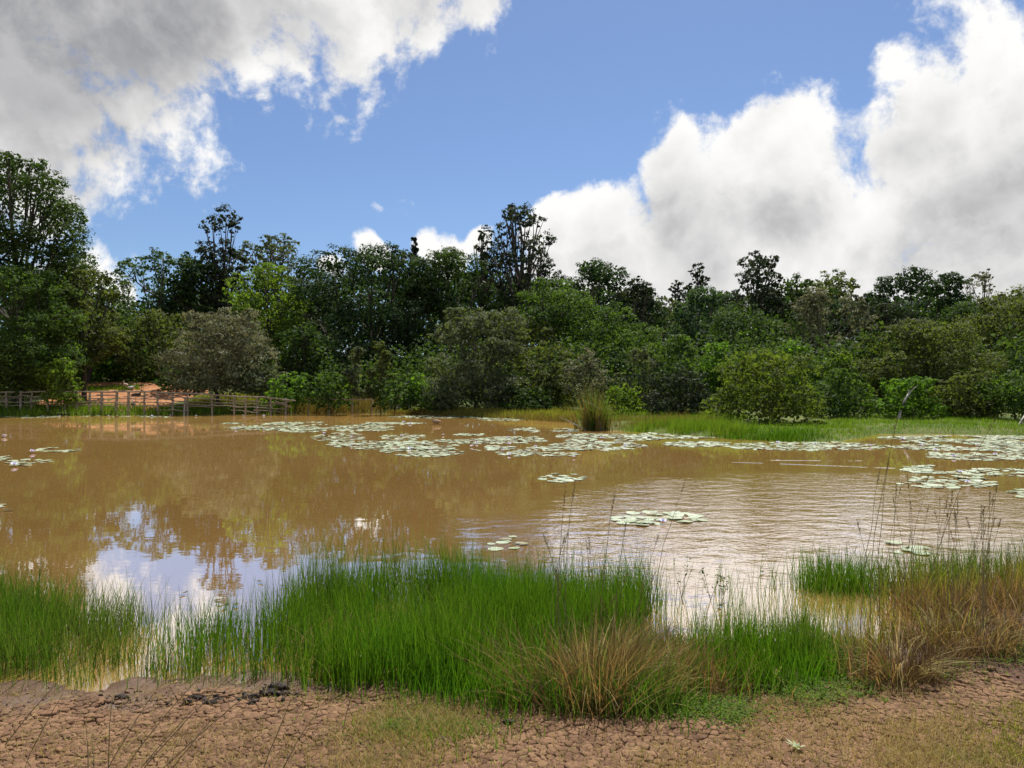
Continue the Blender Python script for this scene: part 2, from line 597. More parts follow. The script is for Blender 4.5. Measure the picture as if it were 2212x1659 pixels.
# ---------------------------------------------------------------- water
def water_material():
    m, t, out = new_mat('muddy_water')
    p = t.pos()
    n0 = t.noise(p, 0.12, 3, 0.5)
    col = t.mix(t.rng(n0, 0.3, 0.7), (0.43, 0.245, 0.074), (0.49, 0.285, 0.094))
    # wind ripples: only where the breeze touches the surface
    sx = t.n.new('ShaderNodeSeparateXYZ')
    t.l.new(p, sx.inputs[0])
    X, Y = sx.outputs['X'], sx.outputs['Y']
    wn = t.noise(p, 0.45, 3, 0.55)
    ex = t.math('MULTIPLY', t.math('SUBTRACT', X, t.math('MULTIPLY', Y, 0.36)), 0.2)
    ey = t.math('MULTIPLY', t.math('SUBTRACT', Y, 14.2), 0.16)
    er = t.math('SQRT', t.math('ADD', t.math('MULTIPLY', ex, ex), t.math('MULTIPLY', ey, ey)))
    breeze = t.rng(t.math('MULTIPLY_ADD', t.math('SUBTRACT', wn, 0.5), 1.1, er), 0.6, 1.2, 1.0, 0.0)
    stretch = t.vm('MULTIPLY', p, (1.0, 1.35, 1.0))
    r1 = t.noise(stretch, 2.0, 4, 0.6)
    r2 = t.noise(t.vm('MULTIPLY', p, (1.0, 1.6, 1.0)), 1.1, 3, 0.5)
    calm = t.math('MULTIPLY', r2, 0.0016)
    calm = t.math('MULTIPLY_ADD', r1, 0.0006, calm)
    # two low wakes running across
    h = t.math('MULTIPLY_ADD', r1, t.math('MULTIPLY', breeze, 0.024), calm)
    for (u0, v0, u1, v1, amp) in ((1560, 997, 1960, 1012, 0.022), (1640, 994, 1890, 995, 0.015)):
        x0, y0 = gp(u0, v0)
        x1, y1 = gp(u1, v1)
        L = math.hypot(x1 - x0, y1 - y0)
        tx, ty = (x1 - x0) / L, (y1 - y0) / L
        along = t.math('ADD', t.math('MULTIPLY', t.math('SUBTRACT', X, x0), tx), t.math('MULTIPLY', t.math('SUBTRACT', Y, y0), ty))
        across = t.math('ADD', t.math('MULTIPLY', t.math('SUBTRACT', X, x0), -ty), t.math('MULTIPLY', t.math('SUBTRACT', Y, y0), tx))
        across = t.math('MULTIPLY_ADD', t.math('SUBTRACT', wn, 0.5), 0.25, across)
        ridge = t.rng(t.math('ABSOLUTE', across), 0.0, 0.16, 1.0, 0.0)
        on = t.math('MULTIPLY', t.rng(along, 0, 0.6), t.rng(along, L - 0.6, L, 1.0, 0.0))
        brk = t.rng(t.noise(p, 1.6, 2, 0.5), 0.42, 0.55)
        h = t.math('MULTIPLY_ADD', t.math('MULTIPLY', ridge, t.math('MULTIPLY', on, brk)), amp, h)
    nrm = t.bump(h, 1.0, 1.0)
    diff = t.n.new('ShaderNodeBsdfDiffuse')
    t.put(diff.inputs['Color'], col)
    gl = t.n.new('ShaderNodeBsdfGlossy')
    gl.inputs['Roughness'].default_value = 0.012
    gl.inputs['Color'].default_value = (1, 1, 1, 1)
    t.put(gl.inputs['Normal'], nrm)
    gm = t.n.new('ShaderNodeNewGeometry')
    facing = t.math('ABSOLUTE', t.vm('DOT_PRODUCT', nrm, gm.outputs['Incoming']))
    fac = t.rng(facing, 0.1, 0.9, 0.83, 0.06)
    mxs = t.n.new('ShaderNodeMixShader')
    t.l.new(fac, mxs.inputs[0])
    t.l.new(diff.outputs[0], mxs.inputs[1])
    t.l.new(gl.outputs[0], mxs.inputs[2])
    t.l.new(mxs.outputs[0], out.inputs['Surface'])
    return m


wx0, wx1 = POND[:, 0].min() - 2, POND[:, 0].max() + 2
wy0, wy1 = 3.0, POND[:, 1].max() + 1.5
water = obj('water', mesh_np('water', [(wx0, wy0, 0), (wx1, wy0, 0), (wx1, wy1, 0), (wx0, wy1, 0)], [(0, 1, 2, 3)], None, water_material()))
water['kind'] = 'structure'


# ---------------------------------------------------------------- foliage builders
def leaf_quads(P, N, size, rs, asp=0.5):
    """leaf blades at P facing N: a bent rhombus each; returns verts, quads"""
    n = len(P)
    N = N / np.linalg.norm(N, axis=1)[:, None]
    r = rs.normal(0, 1, (n, 3))
    r[:, 2] -= 0.25
    T = r - N * (r * N).sum(1)[:, None]
    T /= np.linalg.norm(T, axis=1)[:, None] + 1e-9
    B = np.cross(N, T)
    L = (size * rs.uniform(0.65, 1.35, n))[:, None]
    W = L * asp * rs.uniform(0.75, 1.25, n)[:, None]
    k = rs.uniform(-0.1, 0.25, n)[:, None]
    v0 = P - T * L * 0.5 - N * L * k * 0.4
    v1 = P + B * W * 0.5 - T * L * 0.08
    v2 = P + T * L * 0.5 - N * L * k
    v3 = P - B * W * 0.5 - T * L * 0.08
    V = np.stack([v0, v1, v2, v3], 1).reshape(-1, 3)
    return V, np.arange(n * 4).reshape(n, 4)


PROFILE = {
    'dome':   lambda t: np.sqrt(np.clip(1 - t ** 3.2, 0, 1)) * np.minimum(1, 0.75 + 2.0 * t),
    'round':  lambda t: np.sqrt(np.clip(1 - (2 * t - 1) ** 2, 0, 1)),
    'egg':    lambda t: np.sqrt(np.clip(1 - (1.55 * t - 0.62) ** 2, 0, 1)) * np.where(t > 0.97, 0.6, 1),
    'column': lambda t: 0.95 * np.clip(1 - np.abs(2 * t - 0.9) ** 3.2, 0.05, 1),
    'cone':   lambda t: np.clip(1.02 - t, 0, 1) ** 0.75 * np.minimum(1, 0.55 + 3 * t),
    'top':    lambda t: np.sqrt(np.clip(1 - (1.9 * t - 1.15) ** 2, 0, 1)),
    'mound':  lambda t: np.sqrt(np.clip(1 - t ** 2, 0, 1)),
}


def sphere_dirs(rs, n, up=0.25):
    d = rs.normal(0, 1, (n, 3))
    d[:, 2] += up
    return d / np.linalg.norm(d, axis=1)[:, None]


def crown_points(rs, R_, H, shape, nl, nleaf, open_=0.0, flat=0.65, lobe=0.42):
    """leaf positions, facings and tints of a crown, with its lobes (x, y, z, radius) for the limbs"""
    f = PROFILE[shape]
    tt = np.linspace(0.01, 0.99, 80)
    ft = f(tt)
    slope = np.hypot(np.gradient(ft * R_, tt), H)
    w = (ft + 0.05) * slope
    w /= w.sum()

    def envelope(n, k):
        t = rs.choice(tt, n, p=w)
        a = rs.uniform(0, 2 * math.pi, n)
        r = np.interp(t, tt, ft) * R_ * k
        return np.column_stack([r * np.cos(a), r * np.sin(a), t * H]), t, a

    solid = open_ < 0.5
    kk = 1 - lobe * 0.62
    c, t, a = envelope(nl * 6, kk)
    lobes = [(rs.uniform(-.1, .1) * R_, rs.uniform(-.1, .1) * R_, 0, 0)]
    lr = min(lobe * R_ * rs.uniform(0.9, 1.15), H * 0.3)
    lobes[0] = (lobes[0][0], lobes[0][1], H - lr * 0.8, lr)
    for i in range(len(c)):           # spread the lobes apart
        lr = lobe * R_ * rs.uniform(0.6, 1.25) * (0.6 + 0.4 * np.interp(t[i], tt, ft))
        lr = min(lr, H * 0.3)
        p = c[i].copy()
        p[:2] *= rs.uniform(0.8, 1.2)
        p[2] = min(max(p[2], lr * 0.5), H - lr * rs.uniform(0.72, 0.95))
        if not solid:
            p[:2] *= rs.uniform(0.4, 1.0)
        if all(np.linalg.norm((p - np.array(l[:3])) * np.array((1, 1, 1.15))) > 0.55 * (lr + l[3]) for l in lobes):
            lobes.append((p[0], p[1], p[2], lr))
        if len(lobes) >= nl:
            break
    L = np.array(lobes)
    nc = int(np.clip(nleaf / 36, 60, 600))
    ar = L[:, 3] ** 2
    idx = rs.choice(len(L), nc, p=ar / ar.sum())
    d = sphere_dirs(rs, nc, 0.25)
    d[:, :2] += 0.3 * L[idx, :2] / R_
    d /= np.linalg.norm(d, axis=1)[:, None]
    cen = L[idx, :3] + d * L[idx, 3:4] * rs.uniform(0.72, 1.02, (nc, 1)) * np.array((1, 1, 0.82))
    out = d
    dd = np.linalg.norm(cen[:, None, :] - L[None, :, :3], axis=2) / L[None, :, 3]
    keep = (dd.min(1) > 0.55) | (rs.uniform(0, 1, nc) < 0.15)
    keep &= rs.uniform(0, 1, nc) > open_ * 0.45
    cen, out, idx = cen[keep], out[keep], idx[keep]
    crad = rs.uniform(0.55, 1.4, len(cen)) * 0.3 * L[idx, 3]
    if not solid:                      # sprays along the limbs
        k = len(cen) // 2
        i2 = rs.randint(0, len(L), k)
        s_ = rs.uniform(0.35, 1.0, (k, 1))
        st = np.column_stack([L[i2, 0] * 0.1, L[i2, 1] * 0.1, L[i2, 2] * 0.55])
        cen = np.concatenate([cen, st + (L[i2, :3] - st) * s_ + rs.normal(0, 0.3, (k, 3)) * L[i2, 3:4]])
        out = np.concatenate([out, sphere_dirs(rs, k, 0.4)])
        crad = np.concatenate([crad, rs.uniform(0.55, 1.3, k) * 0.3 * L[i2, 3]])
    nc = len(cen)
    k = max(int(nleaf / nc), 8)
    q = rs.normal(0, 1, (nc, k, 3))
    q /= np.linalg.norm(q, axis=2)[:, :, None]
    q *= rs.uniform(0.1, 1, (nc, k, 1)) ** 0.6
    qs = q * np.array((1, 1, flat))
    pos = cen[:, None, :] + qs * crad[:, None, None]
    nrm = q * 0.5 + out[:, None, :] * 0.45 + np.array((0, 0, 0.55)) + rs.normal(0, 0.45, (nc, k, 3))
    tint = np.clip(rs.uniform(0.1, 0.9, (nc, 1)) + rs.normal(0, 0.15, (nc, k)), 0, 1)
    return pos.reshape(-1, 3), nrm.reshape(-1, 3), tint.ravel(), lobes


PXM = 1024.0 / 2212.0


def tree(name, u, D, vtop, w, vbot, mat, shape='dome', label='', cat='tree', group=None, seed=0, leaf=2.2, dens=1.0, nl=None,
         open_=0.0, flat=0.5, lobe=0.48, asp=0.55, trunk_u=None, stems=1, bark=None, lean=0.0, depth=1.0, core=True):
    """a tree or bush: crown spanning w pixels about column u at distance D, from vbot up to vtop"""
    rs = np.random.RandomState(seed + int(u * 7 + vtop))
    x = (u - 1106) / FPX * D
    y = D
    z0 = zg1(x, y)
    ztop = EYE + (829.5 - vtop) / FPX * D
    zbot = max(EYE + (829.5 - vbot) / FPX * D, z0 + 0.05)
    R_ = w / 2 / FPX * D * ((1.25 if name == 'back_tree' else 1.14) if cat == 'tree' else 1.05)
    H = max(ztop - zbot, 0.5)
    root = empty(name, (x, y, z0 - 0.05), label, cat, group)
    area_px = w * PXM * abs(vbot - vtop) * PXM
    nleaf = int(np.clip(area_px * 0.78 * dens * (0.7 if name == 'back_tree' else 0.85 if cat == 'bush' else 1.0) * (2.8 / leaf) ** 2, 700, 34000))
    nl = nl or int(np.clip(10 + R_ * 2.6, 12, 28))
    P, N, C, lobes = crown_points(rs, R_, H, shape, nl, nleaf, open_, flat, lobe)
    P[:, 1] *= depth
    base = np.array((lean * H * 0.3, 0, zbot - z0 + 0.05))
    P = P + base
    lsz = leaf / PXM / FPX * D
    V, Q = leaf_quads(P, N, lsz, rs, asp)
    tint = C
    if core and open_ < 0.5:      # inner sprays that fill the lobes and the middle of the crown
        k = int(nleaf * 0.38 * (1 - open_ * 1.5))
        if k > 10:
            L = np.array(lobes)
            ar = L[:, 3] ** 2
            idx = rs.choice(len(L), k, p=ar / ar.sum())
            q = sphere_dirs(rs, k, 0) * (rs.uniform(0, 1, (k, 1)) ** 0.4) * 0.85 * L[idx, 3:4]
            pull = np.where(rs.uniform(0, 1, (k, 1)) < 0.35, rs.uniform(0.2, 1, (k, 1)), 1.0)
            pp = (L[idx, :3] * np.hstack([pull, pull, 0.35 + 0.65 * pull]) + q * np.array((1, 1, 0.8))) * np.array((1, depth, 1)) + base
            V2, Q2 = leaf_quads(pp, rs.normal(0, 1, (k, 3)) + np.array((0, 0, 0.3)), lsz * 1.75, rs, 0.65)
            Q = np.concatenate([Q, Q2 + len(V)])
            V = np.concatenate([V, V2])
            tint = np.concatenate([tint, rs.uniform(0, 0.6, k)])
    crown_name = 'crown' if cat == 'tree' else 'foliage'
    obj(crown_name, mesh_np(crown_name, V, Q, None, LEAF[mat], tint), root)
    # trunk, limbs
    tb = Tubes()
    tr = max(0.02 * (H + zbot - z0), 0.03) if cat == 'tree' else 0.035
    tr *= 0.75
    for s_ in range(stems):
        off = np.array((rs.uniform(-1, 1), rs.uniform(-1, 1), 0)) * (0.12 * R_ if stems > 1 else 0.0)
        foot = off * 0.7
        hub = base + np.array((0, 0, H * rs.uniform(0.25, 0.45))) + off * 2.2
        rr = tr / (stems ** 0.4)
        pts = bend(foot, hub, 0, 5, rs, 0.03 * R_)
        tb.add(pts, np.linspace(rr * 1.25, rr * 0.65, 5), 6)
        for i, (lx, ly, lz, lr) in enumerate(lobes):
            if i % stems != s_:
                continue
            tgt = np.array((lx, ly * depth, lz)) + base
            st = pts[rs.randint(2, 5)]
            br = bend(st, tgt, -0.06 * np.linalg.norm(tgt - st), 4, rs, 0.05 * lr)
            tb.add(br, np.linspace(rr * 0.5, rr * 0.14, 4), 4)
            for k in range(3):
                d = rs.normal(0, 1, 3)
                d[2] = abs(d[2]) * 0.8
                d /= np.linalg.norm(d)
                e = tgt + d * lr * 0.85
                tb.add(bend(br[2], e, 0.05 * lr, 3, rs, 0.03 * lr), np.linspace(rr * 0.22, rr * 0.05, 3), 4)
    tname = 'trunk' if cat == 'tree' else 'stem'
    obj(tname, tb.mesh(tname, bark or BARK), root)
    return root


def blades(roots, h, az, lean, width, rs, segs=3, power=1.8, droop=0.0, tipw=0.12, wa=None):
    """grass blades; returns verts, quads, face tints"""
    n = len(roots)
    if wa is None:
        wa = rs.uniform(0, math.pi, n)
    W = np.stack([np.cos(wa), np.sin(wa), np.zeros(n)], 1)
    Dv = np.stack([np.cos(az), np.sin(az), np.zeros(n)], 1)
    rows = []
    for i in range(segs + 1):
        s = i / segs
        c = roots + Dv * (lean * h * s ** power)[:, None]
        c[:, 2] += h * (s - droop * s ** 2.5) * np.sqrt(np.clip(1 - 0.35 * lean ** 2, 0.2, 1))
        ww = (width * (1 - (1 - tipw) * s ** 1.6) * 0.5)[:, None]
        rows += [c - W * ww, c + W * ww]
    V = np.stack(rows, 1).reshape(-1, 3)
    k = 2 * (segs + 1)
    b = (np.arange(n) * k)[:, None]
    Q = []
    for i in range(segs):
        Q.append(np.concatenate([b + 2 * i, b + 2 * i + 1, b + 2 * i + 3, b + 2 * i + 2], 1))
    Q = np.stack(Q, 1).reshape(-1, 4)
    t = np.repeat(rs.uniform(0, 1, n), segs)
    return V, Q, t


def in_poly(px, py, poly):
    inside = np.zeros(len(px), bool)
    n = len(poly)
    for i in range(n):
        ax, ay = poly[i]
        bx, by = poly[(i + 1) % n]
        c = (ay > py) != (by > py)
        inside ^= c & (px < ax + (py - ay) * (bx - ax) / ((by - ay) or 1e-9))
    return inside


def scatter(poly_px, n, rs, clump=0.0, cscale=2.0, seed=1, soft=0.0):
    """n root points inside a patch given by the ground points seen at pixels; clumping by noise"""
    poly = [gz(u, v)[:2] for u, v in poly_px]
    a = np.array(poly)
    lo, hi = a.min(0), a.max(0)
    vn = VNoise(seed)
    out = []
    tot = 0
    for _ in range(60):
        p = rs.uniform(lo, hi, (n * 3, 2))
        k = in_poly(p[:, 0], p[:, 1], poly)
        p = p[k]
        if clump > 0:
            nz = vn.fbm(p[:, 0] * cscale, p[:, 1] * cscale, 3) + 0.5
            p = p[rs.uniform(0, 1, len(p)) < np.clip((nz - 0.5) * 4 * clump + 1 - clump * 0.6, 0.02, 1)]
        out.append(p)
        tot += len(p)
        if tot >= n:
            break
    p = np.concatenate(out)[:n]
    if soft:
        p = p + rs.normal(0, 1, p.shape) * soft * rs.uniform(0, 1, (len(p), 1))
    z = zg(p[:, 0], p[:, 1])
    return np.column_stack([p, np.maximum(z, -0.12)])


def grass_patch(name, poly, n, h, mat, seed, width=0.005, lean=(0.05, 0.35), clump=0.5, cscale=2.0, segs=3, power=1.8, droop=0.0, hvar=0.35, az=None, soft=None):
    rs = np.random.RandomState(seed)
    p = scatter(poly, n, rs, clump, cscale, seed + 50, ((0.4 if name == 'short_grass' else 0.2) if poly[0][1] > 1200 else 0.5) if soft is None else soft)
    m = len(p)
    hh = h * np.clip(rs.normal(1, hvar, m), 0.35, 1.7)
    vn = VNoise(seed + 9)
    hh *= np.clip(1 + 0.38 * vn.fbm(p[:, 0] * 1.6, p[:, 1] * 1.6, 2), 0.5, 1.5)
    hh += np.clip(-p[:, 2], 0, 0.12)
    a = rs.uniform(0, 2 * math.pi, m) if az is None else rs.normal(az, 0.9, m)
    if poly[0][1] < 1200:
        segs = 2
    V, Q, t = blades(p, hh, a, rs.uniform(lean[0], lean[1], m), width * rs.uniform(0.6, 1.3, m), rs, segs, power, droop)
    o = obj(name, mesh_np(name, V, Q, None, GRASS[mat], t))
    o['kind'] = 'stuff'
    return o

# ---------------------------------------------------------------- trees and bushes round the pond
# name, u, D, vtop, width, vbottom, leaf, shape, label, category, options
VEG = [
    # far wood line, left
    ('tall_tree', 34, 61, 338, 235, 640, 'dark', 'egg', 'tall dark tree rising highest over the left end of the fence', 'tree', dict(nl=30, open_=0.0, lobe=0.36, lean=-0.03, dens=1.15)),
    ('broadleaf_tree', 45, 57.5, 575, 230, 800, 'mid', 'dome', 'broad mid green tree under the tall dark tree', 'tree', dict(nl=18, lobe=0.4)),
    ('broadleaf_tree', 182, 62, 566, 150, 800, 'olive', 'egg', 'olive green tree stepping down from the tall dark tree', 'tree', dict(nl=18, lobe=0.4)),
    ('slender_tree', 267, 112, 588, 56, 700, 'grey', 'top', 'thin pale slender tree standing alone against the sky far off', 'tree', dict(open_=0.6, dens=0.45, bark=BARK_PALE)),
    ('bush', 28, 59, 690, 230, 850, 'yellow', 'mound', 'big yellow green bush at the left end of the fence', 'bush', dict(stems=3)),
    ('bush', 132, 55.0, 768, 88, 872, 'lime', 'mound', 'small bright green bush growing over the fence rail', 'bush', dict(stems=3)),
    ('broadleaf_tree', 205, 76, 655, 240, 832, 'mid', 'dome', 'mid green tree behind the red earth path', 'tree', dict(nl=14, dens=1.1)),
    ('broadleaf_tree', 190, 70, 590, 170, 760, 'dark', 'dome', 'dark tree between the olive stepping tree and the thin slender one', 'tree', dict()),
    ('bush', 262, 74.5, 748, 200, 836, 'bright', 'mound', 'bright green bush along the top of the red earth path', 'bush', dict(stems=4)),
    ('broadleaf_tree', 348, 73, 668, 150, 836, 'olive', 'dome', 'dark olive tree on the left flank of the round brownish tree', 'tree', dict()),
    ('flat_topped_tree', 345, 86, 538, 150, 680, 'blue', 'top', 'feathery flat topped tree left of the tall open crowned one', 'tree', dict(open_=0.3, dens=0.85, flat=0.4, nl=18, lobe=0.36)),
    ('flat_topped_tree', 410, 88, 552, 120, 690, 'dark', 'dome', 'dark spreading tree at the foot of the tall open crowned one', 'tree', dict(flat=0.45)),
    ('tall_tree', 480, 91, 441, 130, 690, 'black', 'cone', 'tall open crowned tree with a pointed top left of centre', 'tree', dict(open_=0.32, dens=0.9, nl=24, lobe=0.4, flat=0.7)),
    ('layered_tree', 598, 97, 508, 135, 660, 'grey', 'dome', 'grey green tree with rounded layers behind the lime green one', 'tree', dict(open_=0.25, dens=0.9, flat=0.4, lobe=0.4)),
    ('broadleaf_tree', 583, 76, 562, 165, 760, 'lime', 'dome', 'lime green rimmed tree with bare limbs showing below its crown', 'tree', dict(dens=0.85, nl=12, flat=0.4)),
    ('broadleaf_tree', 655, 69, 690, 120, 850, 'dark', 'dome', 'low dark tree squeezed between the lime tree and the great dome', 'tree', dict()),
    ('round_tree', 480, 61, 664, 195, 845, 'brown', 'dome', 'round brownish grey tree on the lawn behind the fence', 'tree', dict(nl=26, dens=1.2, stems=2, lobe=0.4, leaf=2.2)),
    ('bush', 560, 60, 780, 110, 862, 'grey', 'mound', 'grey green bush to the right of the round brownish tree', 'bush', dict(stems=3)),
    ('bush', 632, 57.5, 800, 120, 878, 'bright', 'mound', 'green shrub where the tall fence ends', 'bush', dict(stems=4)),
    ('bush', 712, 57.5, 797, 120, 878, 'mid', 'mound', 'leafy shrub behind the low pole rail', 'bush', dict(stems=4)),
    ('bush', 392, 66, 782, 110, 850, 'dark', 'mound', 'dark shrub overhanging the right side of the red earth path', 'bush', dict(stems=3)),
    # trees filling the second row
    ('back_tree', 150, 92, 598, 220, 760, 'deep', 'dome', 'dark back row tree rising behind the olive stepping tree', 'tree', dict()),
    ('back_tree', 300, 95, 640, 150, 780, 'dark', 'dome', 'back row tree beneath the thin pale slender one', 'tree', dict()),
    ('back_tree', 440, 97, 610, 200, 780, 'deep', 'dome', 'dark back row tree under the tall open crowned one', 'tree', dict()),
    ('back_tree', 660, 92, 606, 150, 800, 'black', 'dome', 'blackish back row tree left of the great dome', 'tree', dict()),
    ('back_tree', 1075, 96, 585, 170, 780, 'deep', 'dome', 'dark back row tree below the small blackish crown', 'tree', dict()),
    ('back_tree', 1240, 95, 612, 160, 780, 'dark', 'dome', 'back row tree between the tall blackish tree and the wide dark one', 'tree', dict()),
    ('back_tree', 1450, 95, 652, 150, 800, 'deep', 'dome', 'dark back row tree low in the dip of the wood line', 'tree', dict()),
    ('back_tree', 1850, 98, 640, 170, 780, 'deep', 'dome', 'dark back row tree right of the pale dome', 'tree', dict()),
    ('back_tree', 2060, 96, 640, 170, 780, 'dark', 'dome', 'back row tree beneath the sparse greyish one', 'tree', dict()),
    ('back_tree', 1690, 84, 662, 150, 800, 'dark', 'dome', 'dark back row tree left of the brownish half bare one', 'tree', dict()),
    ('back_tree', 2150, 84, 668, 150, 830, 'deep', 'dome', 'dark back row tree left of the right edge tree', 'tree', dict()),
    # centre
    ('great_tree', 800, 82, 530, 310, 850, 'deep', 'dome', 'great dark dome shaped tree left of the tall blackish one', 'tree', dict(nl=28, lobe=0.34, dens=1.1)),
    ('great_tree', 985, 84, 538, 220, 830, 'dark', 'dome', 'dark tree joining the great dome to the tall blackish tree', 'tree', dict(nl=22, lobe=0.36)),
    ('conifer', 895, 125, 512, 30, 580, 'black', 'cone', 'tiny dark conifer tip poking above the great dome tree', 'tree', dict(nl=18, lobe=0.3, dens=1.6)),
    ('tall_tree', 1126, 90, 439, 132, 720, 'black', 'egg', 'tall blackish open tree, highest of the centre', 'tree', dict(open_=0.3, dens=0.9, nl=30, lobe=0.4, flat=0.8)),
    ('tall_tree', 1042, 92, 496, 50, 640, 'black', 'egg', 'small blackish crown beside the tall blackish tree', 'tree', dict(open_=0.3, dens=0.9, nl=14, lobe=0.5)),
    ('broadleaf_tree', 1300, 88, 560, 220, 760, 'deep', 'dome', 'wide dark tree behind the light green one right of centre', 'tree', dict(nl=16, lobe=0.32)),
    ('broadleaf_tree', 1372, 80, 597, 84, 800, 'black', 'egg', 'narrow dark tree ending the central wood', 'tree', dict()),
    ('broadleaf_tree', 1195, 74, 598, 165, 780, 'mid', 'dome', 'light green tree below the tall blackish one', 'tree', dict(nl=13, flat=0.5)),
    ('broadleaf_tree', 1130, 70, 680, 150, 800, 'olive', 'dome', 'drooping olive tree under the tall blackish one', 'tree', dict()),
    ('broadleaf_tree', 1325, 68, 655, 190, 850, 'mid', 'dome', 'mid green spreading tree in front of the narrow dark one', 'tree', dict(nl=14)),
    ('pointed_tree', 1022, 57.5, 664, 195, 886, 'grey', 'egg', 'grey green pointed tree at the water right of the fallen branches', 'tree', dict(nl=18, dens=1.25, lobe=0.4)),
    ('bush', 905, 56.5, 806, 80, 882, 'bright', 'mound', 'small green shrub just left of the pale fallen tree', 'bush', dict(stems=3)),
    ('shrub', 771, 57, 748, 56, 858, 'grey', 'column', 'slim grey shrub beside the taller column of green', 'bush', dict(nl=7, stems=2)),
    ('shrub', 822, 56.5, 736, 62, 868, 'olive', 'column', 'green column shaped shrub in front of the great dome tree', 'bush', dict(nl=8, stems=2)),
    ('bush', 850, 56, 806, 90, 880, 'mid', 'mound', 'leafy shrub at the foot of the green column', 'bush', dict(stems=3)),
    ('broadleaf_tree', 1182, 58, 732, 130, 880, 'olive', 'egg', 'mid sized olive tree to the right of the pointed grey one', 'tree', dict(nl=12)),
    ('shrub', 1268, 55, 752, 100, 884, 'brown', 'egg', 'greyish twiggy shrub behind the reed clump', 'bush', dict(open_=0.3, stems=3)),
    ('bush', 1140, 55, 833, 170, 892, 'dark', 'mound', 'low dark green thicket along the far bank', 'bush', dict(stems=5, dens=1.2)),
    ('bush', 1348, 48, 828, 84, 886, 'lime', 'mound', 'bright lime bush right of the reed clump', 'bush', dict(stems=3)),
    ('bush', 1382, 53, 748, 100, 880, 'grey', 'egg', 'grey green bush behind the lime bush', 'bush', dict(stems=3)),
    # right
    ('slender_tree', 1507, 102, 568, 58, 690, 'black', 'cone', 'small dark tree with a pointed top against the white cloud', 'tree', dict(open_=0.3, nl=12, lobe=0.5)),
    ('slender_tree', 1462, 100, 606, 44, 690, 'black', 'egg', 'thin dark tree next to the small pointed one', 'tree', dict(open_=0.4, nl=11, lobe=0.5)),
    ('broadleaf_tree', 1432, 88, 636, 84, 800, 'olive', 'dome', 'pale loose tree in the dip of the wood line', 'tree', dict(open_=0.35)),
    ('broadleaf_tree', 1512, 81, 617, 140, 780, 'blue', 'dome', 'rounded blue green tree right of the dip', 'tree', dict(nl=12)),
    ('broadleaf_tree', 1630, 97, 543, 155, 700, 'black', 'dome', 'dark twin topped tree with sky showing through its limbs', 'tree', dict(open_=0.3, nl=14, lobe=0.36)),
    ('broadleaf_tree', 1715, 94, 590, 100, 740, 'dark', 'dome', 'dark tree between the twin topped tree and the pale dome', 'tree', dict()),
    ('dome_tree', 1797, 108, 583, 120, 720, 'olive', 'dome', 'pale olive tree with a smooth dome top', 'tree', dict(nl=11, dens=1.4, leaf=2.5, lobe=0.5)),
    ('broadleaf_tree', 1968, 87, 572, 215, 790, 'deep', 'dome', 'large dark spreading tree on the right skyline', 'tree', dict(nl=18, lobe=0.32, flat=0.5)),
    ('sparse_tree', 2128, 92, 582, 110, 740, 'brown', 'top', 'sparse greyish tree with feathery twigs on the right skyline', 'tree', dict(open_=0.42, dens=0.75, nl=22, lobe=0.38)),
    ('broadleaf_tree', 1905, 82, 650, 130, 810, 'black', 'dome', 'blackish tree beneath the large spreading one', 'tree', dict()),
    ('broadleaf_tree', 1600, 72, 650, 180, 830, 'dark', 'dome', 'dark rounded tree behind the yellow green water bush', 'tree', dict(nl=14)),
    ('dry_tree', 1775, 74, 622, 190, 830, 'brown', 'dome', 'brownish half bare tree in the middle of the right wood', 'tree', dict(open_=0.25, dens=1.0, nl=17, lobe=0.3, leaf=2.6)),
    ('broadleaf_tree', 2195, 60, 618, 190, 880, 'olive', 'egg', 'olive tree at the right edge taller than its neighbours', 'tree', dict(nl=15)),
    ('broadleaf_tree', 2080, 66, 650, 150, 850, 'dark', 'dome', 'shadowy tree between the right edge tree and the wide olive one', 'tree', dict(nl=12)),
    ('wide_tree', 1985, 50, 690, 240, 905, 'olive', 'dome', 'wide olive tree standing behind the leaning pale trunk', 'tree', dict(nl=18, lobe=0.34, dens=1.1)),
    ('bush', 1472, 52, 722, 120, 880, 'mid', 'egg', 'tall mid green bush on the right lawn', 'bush', dict(stems=3, nl=11)),
    ('bush', 1550, 55, 738, 120, 880, 'bright', 'mound', 'bright leafed bush behind the yellow green water bush', 'bush', dict(stems=3)),
    ('bush', 1470, 47, 790, 150, 900, 'black', 'mound', 'dark low bush with bare twigs at the back of the lawn', 'bush', dict(stems=5)),
    ('bush', 1712, 51, 735, 120, 880, 'bright', 'mound', 'green long leafed bush above the yellow green water bush', 'bush', dict(stems=3)),
    ('bush', 1815, 50, 758, 110, 890, 'lime', 'mound', 'light green bush left of the wide olive tree', 'bush', dict(stems=3)),
    ('bush', 1810, 44, 792, 140, 915, 'mid', 'mound', 'loose green bush between the water bush and the leaning trunk', 'bush', dict(stems=4)),
    ('water_bush', 1648, 39, 752, 235, 934, 'yellow', 'mound', 'yellow green spiky bush standing at the water on the right bank', 'bush', dict(stems=8, nl=34, lobe=0.36, dens=1.1, leaf=2.7, asp=0.4)),
    ('bush', 1955, 43.5, 812, 175, 918, 'bright', 'mound', 'dense green bush behind the leaning pale trunk', 'bush', dict(stems=4, dens=1.15)),
    ('bush', 2085, 43, 798, 150, 926, 'olive', 'mound', 'olive bush hanging over the dark right bank', 'bush', dict(stems=4)),
    ('bush', 2190, 41, 800, 150, 935, 'mid', 'mound', 'green bush over the water at the right edge', 'bush', dict(stems=4)),
]
